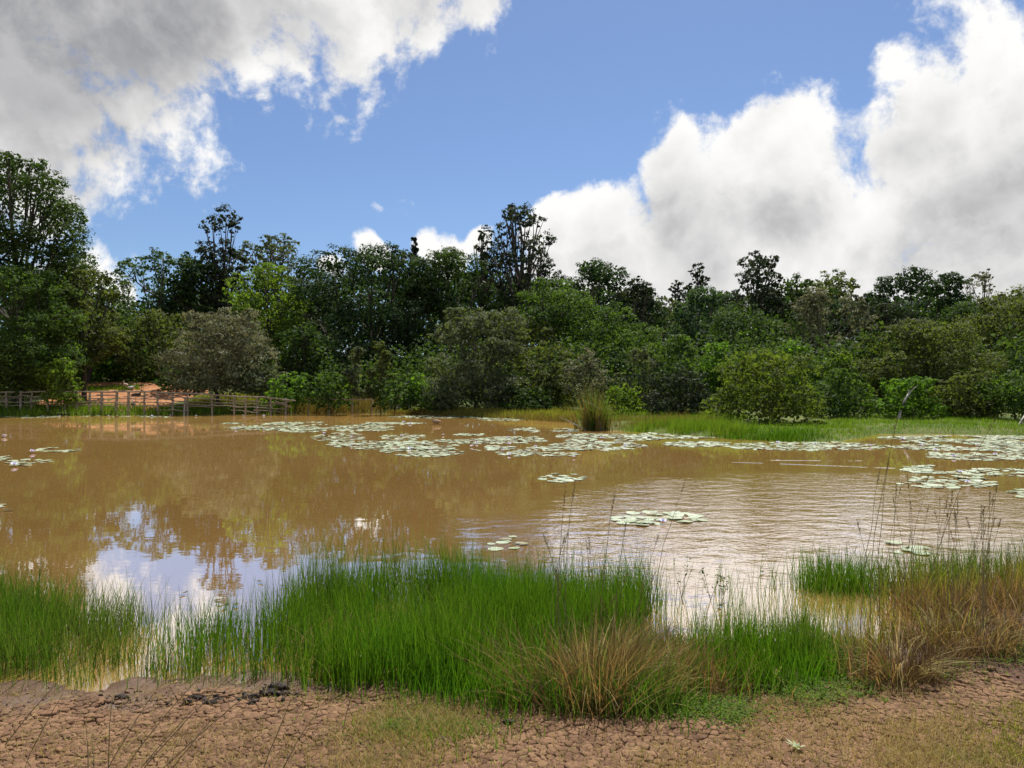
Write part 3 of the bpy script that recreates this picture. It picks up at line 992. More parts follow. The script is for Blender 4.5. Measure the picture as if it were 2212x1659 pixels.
for i, (name, u, D, vt, w, vb, mat, shape, label, cat, kw) in enumerate(VEG):
    tree(name, u, D, vt, w, vb, mat, shape, label, cat, 'trees of the wood round the pond' if cat == 'tree' else 'bushes along the far bank', seed=100 + i, **kw)

# the wood behind reads as one mass
rs = np.random.RandomState(5)
n = 26000
uu = rs.uniform(-350, 2600, n)
DD = rs.uniform(98, 132, n)
ridge = VNoise(8)
topv = np.interp(uu, [-350, 100, 250, 300, 420, 660, 760, 1000, 1200, 1400, 1450, 1560, 1750, 1850, 2000, 2100, 2250, 2600],
                 [560, 600, 690, 690, 640, 640, 600, 590, 610, 640, 665, 640, 640, 650, 630, 660, 650, 640])
ztop = EYE + (829.5 - topv) / FPX * DD + 2.2 * ridge.fbm(uu / 40.0, DD / 6.0, 3)
zz = ztop * rs.uniform(0, 1, n) ** 0.6
P = np.column_stack([(uu - 1106) / FPX * DD, DD, np.maximum(zz, 0.3)])
V, Q = leaf_quads(P, rs.normal(0, 0.7, (n, 3)) + np.array((0, -0.1, 0.6)), 1.15, rs, 0.6)
wood = obj('woodland', mesh_np('woodland', V, Q, None, LEAF['deep'], np.clip(rs.normal(0.5, 0.25, n), 0, 1)))
wood['kind'] = 'stuff'

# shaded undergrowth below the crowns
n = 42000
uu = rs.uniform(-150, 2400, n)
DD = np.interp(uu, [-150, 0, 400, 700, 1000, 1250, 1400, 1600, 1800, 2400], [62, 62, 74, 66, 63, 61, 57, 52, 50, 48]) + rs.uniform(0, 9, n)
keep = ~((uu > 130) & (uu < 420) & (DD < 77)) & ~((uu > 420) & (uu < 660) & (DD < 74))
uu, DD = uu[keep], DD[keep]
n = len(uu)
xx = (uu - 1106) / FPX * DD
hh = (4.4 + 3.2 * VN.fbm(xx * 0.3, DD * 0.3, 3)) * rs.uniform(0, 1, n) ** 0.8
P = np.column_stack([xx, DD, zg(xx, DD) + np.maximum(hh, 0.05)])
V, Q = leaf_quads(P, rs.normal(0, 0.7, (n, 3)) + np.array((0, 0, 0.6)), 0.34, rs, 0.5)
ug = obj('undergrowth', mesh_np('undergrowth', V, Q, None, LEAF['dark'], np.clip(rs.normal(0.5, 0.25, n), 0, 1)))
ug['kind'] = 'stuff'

# ---------------------------------------------------------------- red earth path behind the fence
def path_material():
    m, t, out = new_mat('red_earth')
    p = t.pos()
    n1, n2 = t.noise(p, 0.7, 4, 0.6), t.noise(p, 6.0, 5, 0.7)
    col = t.mix(t.rng(n1, 0.35, 0.7), (0.3, 0.125, 0.055), (0.4, 0.2, 0.1))
    col = t.mix(t.math('MULTIPLY', t.rng(n2, 0.5, 0.7), 0.4), col, (0.2, 0.085, 0.04))
    pr = principled(t, col, 0.95, 0.1, t.bump(n2, 0.8, 0.08))
    t.l.new(pr.outputs[0], out.inputs['Surface'])
    return m


px_, py_ = np.arange(-44, -22, 0.35), np.arange(56.6, 76, 0.35)
edge = VNoise(21)
X, Y = np.meshgrid(px_, py_)
cover = (X > -37.5 + 1.6 * edge.fbm(Y * 0.4, X * 0.1, 2)) & (X < -26.3 + 2.2 * edge.fbm(Y * 0.35 + 9, X * 0.1, 2)) & (Y > 57.2 + 0.8 * edge(X * 0.8, Y * 0.1)) & (Y < 72.5 + 2 * edge(X * 0.5, Y * 0.1))
Z = zg(X, Y) + 0.03 + 0.07 * edge.fbm(X * 1.2, Y * 1.2, 3)
idx = np.arange(X.size).reshape(X.shape)
q = np.stack([idx[:-1, :-1].ravel(), idx[:-1, 1:].ravel(), idx[1:, 1:].ravel(), idx[1:, :-1].ravel()], 1)
q = q[cover[:-1, :-1].ravel()]
path = obj('path', mesh_np('path', np.stack([X.ravel(), Y.ravel(), Z.ravel()], 1), q, None, path_material(), smooth=True))
path['kind'] = 'structure'

# ---------------------------------------------------------------- wooden fence
FD = 55.6
FX = lambda u: (u - 1106) / FPX * FD
fz = lambda v: EYE + (829.5 - v) / FPX * FD
rs = np.random.RandomState(41)
RAILTOP = lambda u: np.interp(u, [-60, 320, 465, 640], [848.5, 847.5, 855.0, 864.5])
fence = empty('wooden_fence', (FX(300), FD, zg1(FX(300), FD)), 'long weathered post and rail fence along the left bank', 'fence')
FL = np.array(fence.location)
post_us = [-48, -14, 14, 45, 66, 105, 140, 166, 192, 219, 250, 277, 311, 342, 372, 405, 459, 506, 530, 555, 585, 614]
for u in post_us:
    tb = Tubes()
    x = FX(u) + rs.normal(0, 0.03)
    top = fz(RAILTOP(u)) + rs.uniform(0.0, 0.1)
    bot = zg1(x, FD) - 0.25 if not 330 < u < 420 else -0.35
    r = rs.uniform(0.065, 0.11)
    tb.add(bend((x, FD, bot), (x + rs.normal(0, 0.06), FD + rs.normal(0, 0.05), top), 0, 4, rs, 0.012) - FL, np.linspace(r, r * 0.85, 4), 8)
    obj('post', tb.mesh('post', TIMBER), fence)
tb = Tubes()
tb.add(np.array([(FX(408.5), FD - 0.9, -0.3), (FX(405.5), FD - 0.55, 0.5), (FX(402.5), FD - 0.2, fz(859))]) - FL, [0.075, 0.07, 0.06], 8)
obj('post', tb.mesh('post', TIMBER), fence)
for a, b in zip(post_us[:-1], post_us[1:]):
    hi = (RAILTOP(a), RAILTOP(b))
    deep = 325 < (a + b) / 2 < 420
    nr = 6 if deep else 5
    for k in range(nr):
        if k > 0 and rs.rand() < 0.08:
            continue
        dv = k * 7.0 + (rs.normal(0, 1.0) if k else 0)
        r = 0.06 if k == 0 else rs.uniform(0.028, 0.048)
        za, zb = fz(hi[0] + dv + rs.normal(0, 0.5) * (k > 0)), fz(hi[1] + dv + rs.normal(0, 0.7) * (k > 0))
        if min(za, zb) < zg1(FX((a + b) / 2), FD) - 0.02:
            continue
        tb = Tubes()
        side = FD - (0.12 if k % 2 else -0.12) if k else FD + 0.0
        top_up = 0.05 if k == 0 else 0
        ea = rs.uniform(0.1, 0.3)
        tb.add(bend((FX(a) - ea, side, za + top_up), (FX(b) + ea * 0.8, side + rs.normal(0, 0.02), zb + top_up), rs.normal(0, 0.025), 6, rs, 0.01) - FL, np.linspace(r, r * rs.uniform(0.75, 1), 6), 6)
        obj('rail', tb.mesh('rail', TIMBER), fence)
# the braced end of the fence
for (u0, v0, u1, v1, r) in ((612, 864, 640, 865.5, 0.055), (596, 866, 632, 880, 0.04), (600, 872, 628, 867, 0.03)):
    tb = Tubes()
    tb.add(bend((FX(u0), FD - 0.16, fz(v0)), (FX(u1), FD - 0.3, fz(v1)), 0.02, 4, rs, 0.01) - FL, [r] * 4, 6)
    obj('rail', tb.mesh('rail', TIMBER), fence)
# low pole rail further right
low = empty('pole_rail', (FX(720), FD + 1.5, zg1(FX(720), FD + 1.5)), 'low single pole rail continuing from the end of the fence', 'fence')
LL = np.array(low.location)
tb = Tubes()
tb.add(bend((FX(645), FD + 1.5, fz(861.5)), (FX(802), FD + 1.2, fz(864)), -0.04, 7, rs, 0.012) - LL, [0.035] * 7, 6)
obj('rail', tb.mesh('rail', TIMBER), low)
for u in (655, 702, 752, 796):
    tb = Tubes()
    x = FX(u)
    tb.add(bend((x, FD + 1.45, zg1(x, FD + 1.45) - 0.2), (x, FD + 1.45, fz(861)), 0, 3, rs, 0.01) - LL, [0.045] * 3, 6)
    obj('post', tb.mesh('post', TIMBER), low)

# ---------------------------------------------------------------- dead wood
def px_tube(tb, pts, D, r0, r1, org, rs):
    p = np.array([((u - 1106) / FPX * D, D + dy, EYE + (829.5 - v) / FPX * D) for u, v, dy in pts]) - org
    tb.add(p, np.linspace(r0, r1, len(p)), 6)


D_ = 56.0
o0 = np.array(((885 - 1106) / FPX * D_, D_, zg1((885 - 1106) / FPX * D_, D_)))
dead = empty('fallen_tree', o0, 'pale fallen tree with bare branches lying at the far waterline', 'fallen tree')
tb = Tubes()
px_tube(tb, [(857, 882, -0.3), (872, 876, -0.1), (893, 871, 0.1), (910, 863, 0.4)], D_, 0.1, 0.14, o0, rs)
obj('trunk', tb.mesh('trunk', BARK_PALE), dead)
for pts, r in (([(844, 879, -.5), (852, 874, -.4), (858, 873.5, -.2)], .06), ([(881, 874, 0), (886, 881, -.3), (892, 886, -.5)], .06), ([(851, 852, .3), (862, 857, .3), (879, 868, .2)], .035),
               ([(872, 857, .5), (888, 861, .4), (903, 860, .4)], .035), ([(888, 840, .6), (896, 841, .6), (893, 849, .5)], .03), ([(853, 868, .1), (861, 873, 0), (868, 880, -.2)], .03),
               ([(905, 832, .8), (914, 837, .6), (911, 862, .4)], .035), ([(912, 836, .7), (930, 836, .8)], .03)):
    tb = Tubes()
    px_tube(tb, pts, D_, r, r * 0.6, o0, rs)
    obj('branch', tb.mesh('branch', BARK_PALE), dead)

D_ = 41.5
o0 = np.array(((1941 - 1106) / FPX * D_, D_, zg1((1941 - 1106) / FPX * D_, D_)))
lt = empty('leaning_trunk', o0, 'thin pale bare trunk leaning right in front of the dense green bush', 'dead tree')
tb = Tubes()
px_tube(tb, [(1940, 912, 0), (1946, 892, .1), (1957, 868, .2), (1970, 850, .3)], D_, 0.085, 0.055, o0, rs)
obj('trunk', tb.mesh('trunk', BARK_PALE), lt)
tb = Tubes()
px_tube(tb, [(1969, 852, .3), (1980, 841, .4), (1994, 832, .5)], D_, 0.04, 0.02, o0, rs)
obj('branch', tb.mesh('branch', BARK_PALE), lt)
tb = Tubes()
px_tube(tb, [(1968, 852, .3), (1969, 846, .3), (1968.5, 842, .3)], D_, 0.035, 0.02, o0, rs)
obj('branch', tb.mesh('branch', BARK_PALE), lt)

D_ = 37.0
o0 = np.array(((2195 - 1106) / FPX * D_, D_, 0.0))
dw = empty('dead_branch', o0, 'bare grey dead branch reaching into the water at the right edge', 'branch')
tb = Tubes()
px_tube(tb, [(2182, 940, -.4), (2192, 925, -.2), (2206, 909, 0), (2222, 895, .2)], D_, 0.03, 0.05, o0, rs)
obj('limb', tb.mesh('limb', BARK_PALE), dw)
tb = Tubes()
px_tube(tb, [(2205, 909, 0), (2210, 922, -.1), (2220, 936, -.2)], D_, 0.05, 0.04, o0, rs)
obj('limb', tb.mesh('limb', BARK_PALE), dw)

# ---------------------------------------------------------------- reed clump standing in the water
rs = np.random.RandomState(77)
cx, cy = gp(1286, 929)
clump = empty('reed_clump', (cx, cy, -0.1), 'tall fan shaped reed clump standing in the far shallows', 'reeds')
n = 480
nb = 14
tc = rs.normal(0, 1, (nb, 2)) * np.array((0.36, 0.26))
th = rs.uniform(0.5, 1.0, nb)
ti = rs.randint(0, nb, n)
roots = np.column_stack([tc[ti] + rs.normal(0, 0.1, (n, 2)), np.zeros(n)])
ang = np.arctan2(roots[:, 1], roots[:, 0]) + rs.normal(0, 1.0, n)
rad = np.hypot(roots[:, 0], roots[:, 1])
h = 2.75 * th[ti] * rs.uniform(0.45, 1.0, n)
V, Q, t = blades(roots, h, ang, np.abs(rs.normal(0.1, 0.16, n)) + 0.25 * rad, rs.uniform(0.014, 0.032, n), rs, 4, 1.5, 0.12 * rs.uniform(0, 1, n) ** 3)
obj('stem', mesh_np('stem', V, Q, None, GRASS['sedge'], t), clump)
n = 420
ang = rs.uniform(0, 6.28, n)
rad = 0.6 * rs.uniform(0, 1, n) ** 0.6
roots = np.column_stack([rad * np.cos(ang), rad * np.sin(ang) * 0.7, np.zeros(n)])
V, Q, t = blades(roots, rs.uniform(0.5, 2.5, n) * (1.15 - 0.6 * rad), ang + rs.normal(0, 0.7, n), np.abs(rs.normal(0.15, 0.3, n)), rs.uniform(0.015, 0.035, n), rs, 4, 1.6, 0.06)
obj('leaf_blade', mesh_np('leaf_blade', V, Q, None, GRASS['rush'], t), clump)
for (a, b) in (((-0.55, -0.3, 0.15), (-1.75, -0.6, 0.75)), ((-0.5, -0.3, 0.1), (-1.5, -0.9, 0.6)), ((0.2, -0.5, 0.05), (0.1, -0.6, 0.8)), ((0.42, -0.5, 0.0), (0.0, -0.5, 0.85)), ((-0.6, -0.2, 1.5), (0.25, -0.5, 1.05))):
    tb = Tubes()
    tb.add(bend(a, b, 0.04, 4, rs, 0.01), [0.016, 0.015, 0.013, 0.01], 6)
    obj('broken_stem', tb.mesh('broken_stem', BARK_PALE), clump)

# ---------------------------------------------------------------- grass of the far bank
P_ = lambda *a: [tuple(x) for x in a]
grass_patch('bank_grass', P_((-200, 904), (-200, 880), (200, 878), (400, 884), (400, 897), (100, 899)), 7000, 0.42, 'lawn', 301, 0.05, (0.1, 0.5), 0.4, 0.6)
grass_patch('bank_grass', P_((395, 896), (395, 884), (640, 879), (640, 893)), 3600, 0.3, 'lawn', 302, 0.04, (0.1, 0.5), 0.5, 0.6)
grass_patch('sedge_bed', P_((590, 893.5), (610, 879), (820, 878), (850, 884), (850, 893), (700, 894)), 6500, 0.62, 'sedge', 303, 0.035, (0.05, 0.4), 0.3, 0.8)
grass_patch('sedge_fringe', P_((845, 893.5), (845, 887), (1000, 886), (1240, 889), (1240, 911), (1130, 905.5), (1000, 898.5)), 8000, 0.26, 'olive', 304, 0.035, (0.05, 0.4), 0.3, 0.8)
grass_patch('sedge_fringe', P_((850, 894.5), (1000, 899), (1130, 906), (1240, 912.5), (1240, 908), (1130, 902), (1000, 896.5), (850, 892.5)), 3500, 0.28, 'sedge', 305, 0.03, (0.05, 0.4), 0.2, 0.8)
grass_patch('lawn_grass', P_((1240, 908), (1240, 888), (1400, 884), (1560, 892), (1640, 905), (1480, 912), (1330, 910)), 9000, 0.13, 'lawn', 306, 0.035, (0.1, 0.6), 0.3, 0.7)
grass_patch('sedge_fringe', P_((1300, 929), (1330, 908), (1480, 906), (1560, 912), (1560, 926), (1400, 930)), 2800, 0.3, 'sedge', 307, 0.022, (0.03, 0.3), 0.4, 0.9)
grass_patch('rush_bed', P_((1360, 933), (1400, 921), (1540, 921), (1640, 930), (1600, 948), (1500, 942)), 3200, 0.4, 'lawn', 308, 0.02, (0.03, 0.25), 0.6, 0.9)
grass_patch('lawn_grass', P_((1530, 944), (1560, 922), (1700, 915), (1860, 900), (2120, 900), (2300, 925), (2300, 945), (2080, 938), (1900, 937), (1862, 945), (1800, 955), (1700, 953)), 15000, 0.11, 'lawn', 309, 0.025, (0.1, 0.6), 0.35, 0.9)
grass_patch('rush_bed', P_((1560, 948), (1600, 934), (1760, 938), (1800, 950), (1700, 954)), 2600, 0.2, 'reed', 310, 0.02, (0.05, 0.35), 0.5, 1.2)
grass_patch('lawn_grass', P_((400, 884), (420, 862), (640, 862), (640, 882)), 5000, 0.3, 'olive', 311, 0.04, (0.1, 0.5), 0.5, 0.5)
grass_patch('lawn_grass', P_((170, 846), (180, 838), (300, 838), (300, 843)), 1500, 0.25, 'lawn', 312, 0.05, (0.1, 0.5), 0.3, 0.5)

# ---------------------------------------------------------------- birds
def bird(name, u, D, z, length, mat_b, mat_h, heading, label, sitting=False):
    x = (u - 1106) / FPX * D
    root = empty(name, (x, D, z), label, 'bird')
    root.rotation_euler = (0, 0, heading)
    L = length
    leg = 0.0 if sitting else 0.4 * L
    tb = Tubes()
    s = np.linspace(0, 1, 9)
    r = L * 0.24 * np.sqrt(np.clip(1 - (1.9 * s - 0.85) ** 2, 0.02, 1)) * (1 - 0.25 * s)
    tb.add(np.column_stack([(0.5 - s) * L, 0 * s, leg + L * 0.24 + 0.06 * L * (0.5 - s)]), r, 10)
    obj('body', tb.mesh('body', mat_b), root)
    tb = Tubes()
    tb.add([(0.36 * L, 0, leg + 0.3 * L), (0.47 * L, 0, leg + 0.45 * L), (0.46 * L, 0, leg + 0.62 * L), (0.5 * L, 0, leg + 0.72 * L), (0.6 * L, 0, leg + 0.72 * L), (0.72 * L, 0, leg + 0.69 * L)],
           np.array((0.1, 0.075, 0.055, 0.085, 0.07, 0.018)) * L, 8)
    obj('head', tb.mesh('head', mat_h), root)
    if not sitting:
        for sy in (-1, 1):
            tb = Tubes()
            tb.add([(0.02 * L, sy * 0.07 * L, 0), (0, sy * 0.07 * L, leg * 0.5), (0.03 * L, sy * 0.07 * L, leg + 0.1 * L)], [0.018 * L, 0.018 * L, 0.03 * L], 6)
            obj('leg', tb.mesh('leg', mat_h), root)
    return root


F_PALE = wood_mat('feather_pale', (0.42, 0.32, 0.24), (0.6, 0.5, 0.4), (9, 9, 9))
F_WHITE = wood_mat('feather_white', (0.7, 0.68, 0.64), (0.85, 0.83, 0.8), (9, 9, 9))
F_DARK = wood_mat('feather_dark', (0.035, 0.028, 0.025), (0.1, 0.07, 0.05), (9, 9, 9))
F_BROWN = wood_mat('feather_brown', (0.2, 0.13, 0.08), (0.34, 0.24, 0.16), (9, 9, 9))
bx = lambda u, D: zg1((u - 1106) / FPX * D, D)
bird('bird', 272, 66, bx(272, 66) + 0.05, 0.6, F_PALE, F_PALE, 2.6, 'pale bird standing upright on the red earth path')
bird('bird', 282, 66, bx(282, 66) + 0.05, 0.6, F_WHITE, F_PALE, 0.1, 'whitish bird resting on the red earth path', True)
bird('bird', 293, 62, bx(293, 62) + 0.05, 0.75, F_DARK, F_DARK, 0.4, 'dark bird on the red earth path')
bird('bird', 289, 57.6, bx(289, 57.6) + 0.03, 0.7, F_DARK, F_WHITE, 2.3, 'dark bird with a white head just behind the fence')
bird('bird', *(lambda p: (944, p[1]))(gp(944, 917)), 0.02, 0.55, F_BROWN, F_BROWN, 2.7, 'brown water bird sitting at the end of the far lily raft', True)

# ---------------------------------------------------------------- lily pads
def pad_material():
    m, t, out = new_mat('lily_pad')
    oi = t.n.new('ShaderNodeObjectInfo')
    p = t.pos()
    n = t.noise(p, 3.0, 4, 0.6)
    col = t.mix(t.rng(n, 0.35, 0.65), (0.29, 0.34, 0.21), (0.43, 0.47, 0.33))
    col = t.mix(t.math('MULTIPLY', t.attr('tint'), 0.5), col, (0.22, 0.27, 0.09))
    col = t.mix(t.rng(t.attr('tint'), 0.8, 0.95), col, (0.2, 0.16, 0.07))
    pr = principled(t, col, 0.3, 0.7, t.bump(t.noise(p, 25.0, 3, 0.6), 0.4, 0.02))
    t.l.new(pr.outputs[0], out.inputs['Surface'])
    return m


PADM = pad_material()


def pad_geo(rs, k=15):
    """a round floating leaf with a notch, its rim slightly turned up and wavy (radius 1)"""
    a = np.linspace(0.13, 2 * math.pi - 0.13, k)
    wob = 1 + rs.normal(0, 0.04, k)
    up = np.abs(rs.normal(0.02, 0.03, k)) + 0.025 * np.sin(a * 2 + rs.uniform(0, 6))
    rim = np.column_stack([np.cos(a) * wob, np.sin(a) * wob, up])
    mid = np.column_stack([np.cos(a) * 0.6, np.sin(a) * 0.6, np.full(k, 0.012)])
    V = np.concatenate([[(0.02, 0, 0.0)], mid, rim])
    T = [(0, 1 + i, 2 + i) for i in range(k - 1)]
    Q = [(1 + i, 1 + k + i, 2 + k + i, 2 + i) for i in range(k - 1)]
    return V, np.array(Q), np.array(T)


rs = np.random.RandomState(9)
PADS = [pad_geo(rs) for _ in range(12)]
FAR_PADS = [pad_geo(rs, 9) for _ in range(5)]
PADMESH = [mesh_np('lily_pad', v * 1.0, q, t, PADM, rs.uniform(0, 1, len(q) + len(t)) * 0 + rs.uniform(0, 1), smooth=True) for v, q, t in PADS]
RAFTS = [  # u0, u1, v0, v1, cover, radius, label
    (488, 905, 912, 918, .75, .17, 'pale lily pad in the long thin raft below the sedge bed'),
    (480, 720, 919, 930, .45, .17, 'pale lily pad in the loose raft off the end of the fence'),
    (600, 706, 921, 935, .7, .17, 'pale lily pad in the loose raft off the end of the fence'),
    (700, 862, 918, 932, .7, .17, 'pale lily pad in the raft below the long thin one'),
    (676, 788, 935, 956, .45, .16, 'pale lily pad in the small scattered raft left of the widest raft'),
    (826, 918, 938, 953, .5, .16, 'pale lily pad in the small raft behind the widest raft'),
    (915, 1192, 943, 959, .62, .16, 'pale lily pad in the back half of the middle raft'),
    (698, 998, 953, 972, .68, .16, 'pale lily pad in the widest raft of the middle of the pond'),
    (825, 1008, 966, 987, .6, .15, 'pale lily pad in the front lobe of the widest raft'),
    (996, 1115, 963, 974, .6, .15, 'pale lily pad in the front half of the middle raft'),
    (1068, 1164, 970, 986, .6, .15, 'pale lily pad in the front half of the middle raft'),
    (1142, 1240, 965, 974, .65, .15, 'pale lily pad in the thin raft in front of the reed clump'),
    (1163, 1250, 977, 987, .65, .15, 'pale lily pad in the thin raft in front of the reed clump'),
    (1190, 1393, 954, 974, .66, .16, 'pale lily pad in the raft right in front of the reed clump'),
    (1150, 1428, 937, 955, .62, .16, 'pale lily pad in the raft round the foot of the reed clump'),
    (981, 1049, 936, 942, .8, .17, 'pale lily pad in a thin strip far out'),
    (1097, 1163, 924, 936, .55, .17, 'pale lily pad in a thin strip left of the reed clump'),
    (1187, 1250, 926, 934, .6, .17, 'pale lily pad in a thin strip left of the reed clump'),
    (850, 1052, 897, 904, .75, .2, 'pale lily pad along the far waterline'),
    (1030, 1142, 901, 910, .6, .2, 'pale lily pad along the far waterline'),
    (-40, 360, 897, 904, .3, .18, 'pale lily pad along the far left waterline'),
    (1371, 1565, 934, 948, .7, .16, 'pale lily pad in the raft beside the right bank'),
    (1428, 1582, 953, 966, .78, .15, 'pale lily pad in the raft beside the right bank'),
    (1575, 1915, 955, 974, .66, .15, 'pale lily pad in the raft round the point of the right bank'),
    (1878, 2290, 941, 951, .72, .16, 'pale lily pad in the great raft at the right edge'),
    (1925, 2290, 949, 963, .7, .16, 'pale lily pad in the great raft at the right edge'),
    (1915, 2290, 959, 974, .7, .15, 'pale lily pad in the great raft at the right edge'),
    (1990, 2290, 970, 995, .66, .15, 'pale lily pad in the great raft at the right edge'),
    (1945, 2120, 1006, 1024, .55, .15, 'pale lily pad in the nearer raft on the right'),
    (2050, 2290, 1012, 1038, .5, .15, 'pale lily pad in the nearer raft on the right'),
    (1945, 2150, 1030, 1057, .6, .15, 'pale lily pad in the nearer raft on the right'),
    (2170, 2290, 1056, 1075, .5, .14, 'pale lily pad at the right edge nearest the tall stalks'),
    (84, 174, 967, 977, .6, .16, 'pale lily pad in the small left raft'),
    (12, 122, 993, 1009, .4, .16, 'pale lily pad in the lower small left raft'),
    (-30, 22, 985, 1000, .5, .16, 'pale lily pad cut by the left edge'),
    (1164, 1268, 1024, 1043, .6, .15, 'pale lily pad in the small lone raft right of centre'),
    (1326, 1522, 1106, 1140, .66, .14, 'pale lily pad in the long raft on the glittering water'),
    (1910, 2010, 1170, 1200, .3, .13, 'lily pad among the tall dry stalks on the right'),
    (-20, 10, 1090, 1110, .6, .14, 'pale lily pad cut by the left edge'),
]
rs = np.random.RandomState(19)
items = []
used = np.zeros((0, 2))
for (u0, u1, v0, v1, cov, r, lab) in RAFTS:
    cu, cv, au, av = (u0 + u1) / 2, (v0 + v1) / 2, (u1 - u0) / 2, (v1 - v0) / 2
    xa, ya = gp(cu, v1)
    xb, yb = gp(cu, v0)
    area = (u1 - u0) / FPX * (ya + yb) / 2 * (yb - ya) * 0.8
    r *= 0.8
    n = int(area * cov * 0.8 / (math.pi * r * r * 0.72)) + 3
    got = []
    vn = VNoise(int(u0 + v0) % 97)
    for _ in range(n * 30):
        if len(got) >= n:
            break
        a = rs.uniform(0, 2 * math.pi)
        q = rs.uniform(0, 1) ** 0.5
        y_ = ya + (yb - ya) * (0.5 + 0.5 * q * math.sin(a))
        u_ = cu + au * q * math.cos(a) * (1 + 0.3 * float(vn(np.array([y_ * 0.9]), np.array([0.3]))[0]))
        x_ = (u_ - 1106) / FPX * y_
        if float(vn.fbm(np.array([x_ * 0.8]), np.array([y_ * 0.45]), 2)[0]) < (0.05 - cov * 0.4):
            continue
        rr = r * rs.uniform(0.6, 1.25)
        if got:
            g = np.array(got)
            if (((g[:, 0] - x_) ** 2 + (g[:, 1] - y_) ** 2) < (0.62 * (g[:, 2] + rr)) ** 2).any():
                continue
        got.append((x_, y_, rr))
    for x_, y_, rr in got:
        items.append((x_, y_, rr, lab))
# the few pads lying just beyond the reed bed
for u, v, r_ in ((1092, 1167, .09), (1088, 1172, .105), (1071, 1187, .105), (1110, 1185, .08), (1128, 1176, .095), (1107, 1160, .065), (1062, 1176, .06)):
    x_, y_ = gp(u, v)
    items.append((x_, y_, r_, 'round green lily pad just beyond the reed bed'))
sd = shore_dist(np.array([i[0] for i in items]), np.array([i[1] for i in items]))
items = [it for it, d in zip(items, sd) if d < -0.12]
items.sort(key=lambda i: -i[2] / i[1])
def pad_pose():
    return rs.uniform(0, 6.28), rs.normal(0, 0.035), rs.normal(0, 0.05), rs.uniform(0.006, 0.02)


for k, (x_, y_, rr, lab) in enumerate(items[:298]):
    o = bpy.data.objects.new('lily_pad', PADMESH[k % 12])
    az, tx, ty, z = pad_pose()
    o.location = (x_, y_, z)
    o.rotation_euler = (tx, ty, az)
    o.scale = (rr, rr, rr)
    COL.objects.link(o)
    tag(o, lab, 'lily pad', 'lily pads: ' + lab.replace('pale lily pad ', '').replace('round green lily pad ', '').replace('lily pad ', ''))
VV, QQ, TT, tq, tt, nb = [], [], [], [], [], 0
for k, (x_, y_, rr, lab) in enumerate(items[298:]):
    v, q, t = FAR_PADS[k % 5]
    az, tx, ty, z = pad_pose()
    M = np.array((Matrix.Rotation(az, 3, 'Z') @ Matrix.Rotation(ty, 3, 'Y') @ Matrix.Rotation(tx, 3, 'X')))
    VV.append((v * rr) @ M.T + np.array((x_, y_, z)))
    QQ.append(q + nb)
    TT.append(t + nb)
    c = rs.uniform(0, 1)
    tq.append(np.full(len(q), c))
    tt.append(np.full(len(t), c))
    nb += len(v)
if VV:
    o = obj('distant_lily_pads', mesh_np('distant_lily_pads', np.concatenate(VV), np.concatenate(QQ), np.concatenate(TT), PADM, np.concatenate(tq + tt), smooth=True))
    o['kind'] = 'stuff'
print('pads', len(items))


# water lily flowers
def petal_material():
    m, t, out = new_mat('lily_petal')
    col = t.mix(t.attr('tint'), (0.78, 0.76, 0.82), (0.6, 0.58, 0.85))
    pr = principled(t, col, 0.5, 0.3)
    t.l.new(pr.outputs[0], out.inputs['Surface'])
    return m


PETAL = petal_material()
rs = np.random.RandomState(29)
fv, fq, ft = [], [], []
for ring, (cnt, tilt, ln) in enumerate(((8, 0.5, 0.09), (7, 0.95, 0.08), (5, 1.3, 0.06))):
    for i in range(cnt):
        a = i / cnt * 2 * math.pi + ring * 0.4
        d = np.array((math.cos(a) * math.cos(tilt), math.sin(a) * math.cos(tilt), math.sin(tilt)))
        s = np.array((-math.sin(a), math.cos(a), 0)) * ln * 0.22
        b = len(fv)
        fv += [d * 0.01, d * ln * 0.55 + s, d * ln, d * ln * 0.55 - s]
        fq.append((b, b + 1, b + 2, b + 3))
        ft.append(rs.uniform(0, 1))
FLOWER = mesh_np('water_lily', np.array(fv), fq, None, PETAL, ft)
FL_SPOTS = [
    (10, 942, 1.5, 'white water lily flower alone at the left edge'), (69, 975, 1.3, 'white water lily flower on the small left raft'), (30, 1003, 1.3, 'pale violet water lily flower on the lower small left raft'),
    (58, 899, 1.0, 0), (92, 899, .9, 0), (128, 899, 1.0, 0), (235, 899, 1.1, 0), (329, 898, 1.2, 0), (368, 897, 1.2, 0), (423, 898, .9, 0), (525, 897, .9, 0), (570, 897, .9, 0),
    (510, 925, .9, 1), (524, 918, 1.0, 1), (570, 926, .9, 1), (634, 918, .9, 1), (872, 911, 1.2, 1), (886, 914, 1.1, 1), (700, 935, .9, 1), (760, 943, .9, 1), (868, 940, 1.0, 1), (958, 938, .9, 1),
    (1098, 945, 1.1, 1), (1100, 958, .9, 1), (1030, 955, .9, 1), (885, 968, .9, 1), (1085, 972, .9, 1), (1157, 964, 1.1, 1), (1230, 930, 1.1, 1), (1300, 945, .9, 1), (1350, 962, .9, 1), (760, 960, .8, 1),
    (930, 970, .8, 1), (1020, 962, .8, 1), (1100, 980, .8, 1), (1240, 985, .7, 1),
    (1432, 1124, .8, 'small violet water lily flower on the long raft on the glittering water'),
    (2020, 972, 1.0, 2), (2060, 985, 1.0, 2), (2110, 962, 1.0, 2), (2150, 980, .9, 2), (1990, 960, .9, 2), (1950, 947, 1.0, 2), (2075, 1018, .8, 2), (2090, 1040, .8, 2), (1880, 962, 1.0, 2), (1760, 958, 1.0, 2), (1680, 955, 1.0, 2),
]
GEN = ['small white water lily flower along the far left waterline', 'small white water lily flower among the rafts of the middle pond', 'small white water lily flower among the rafts on the right']
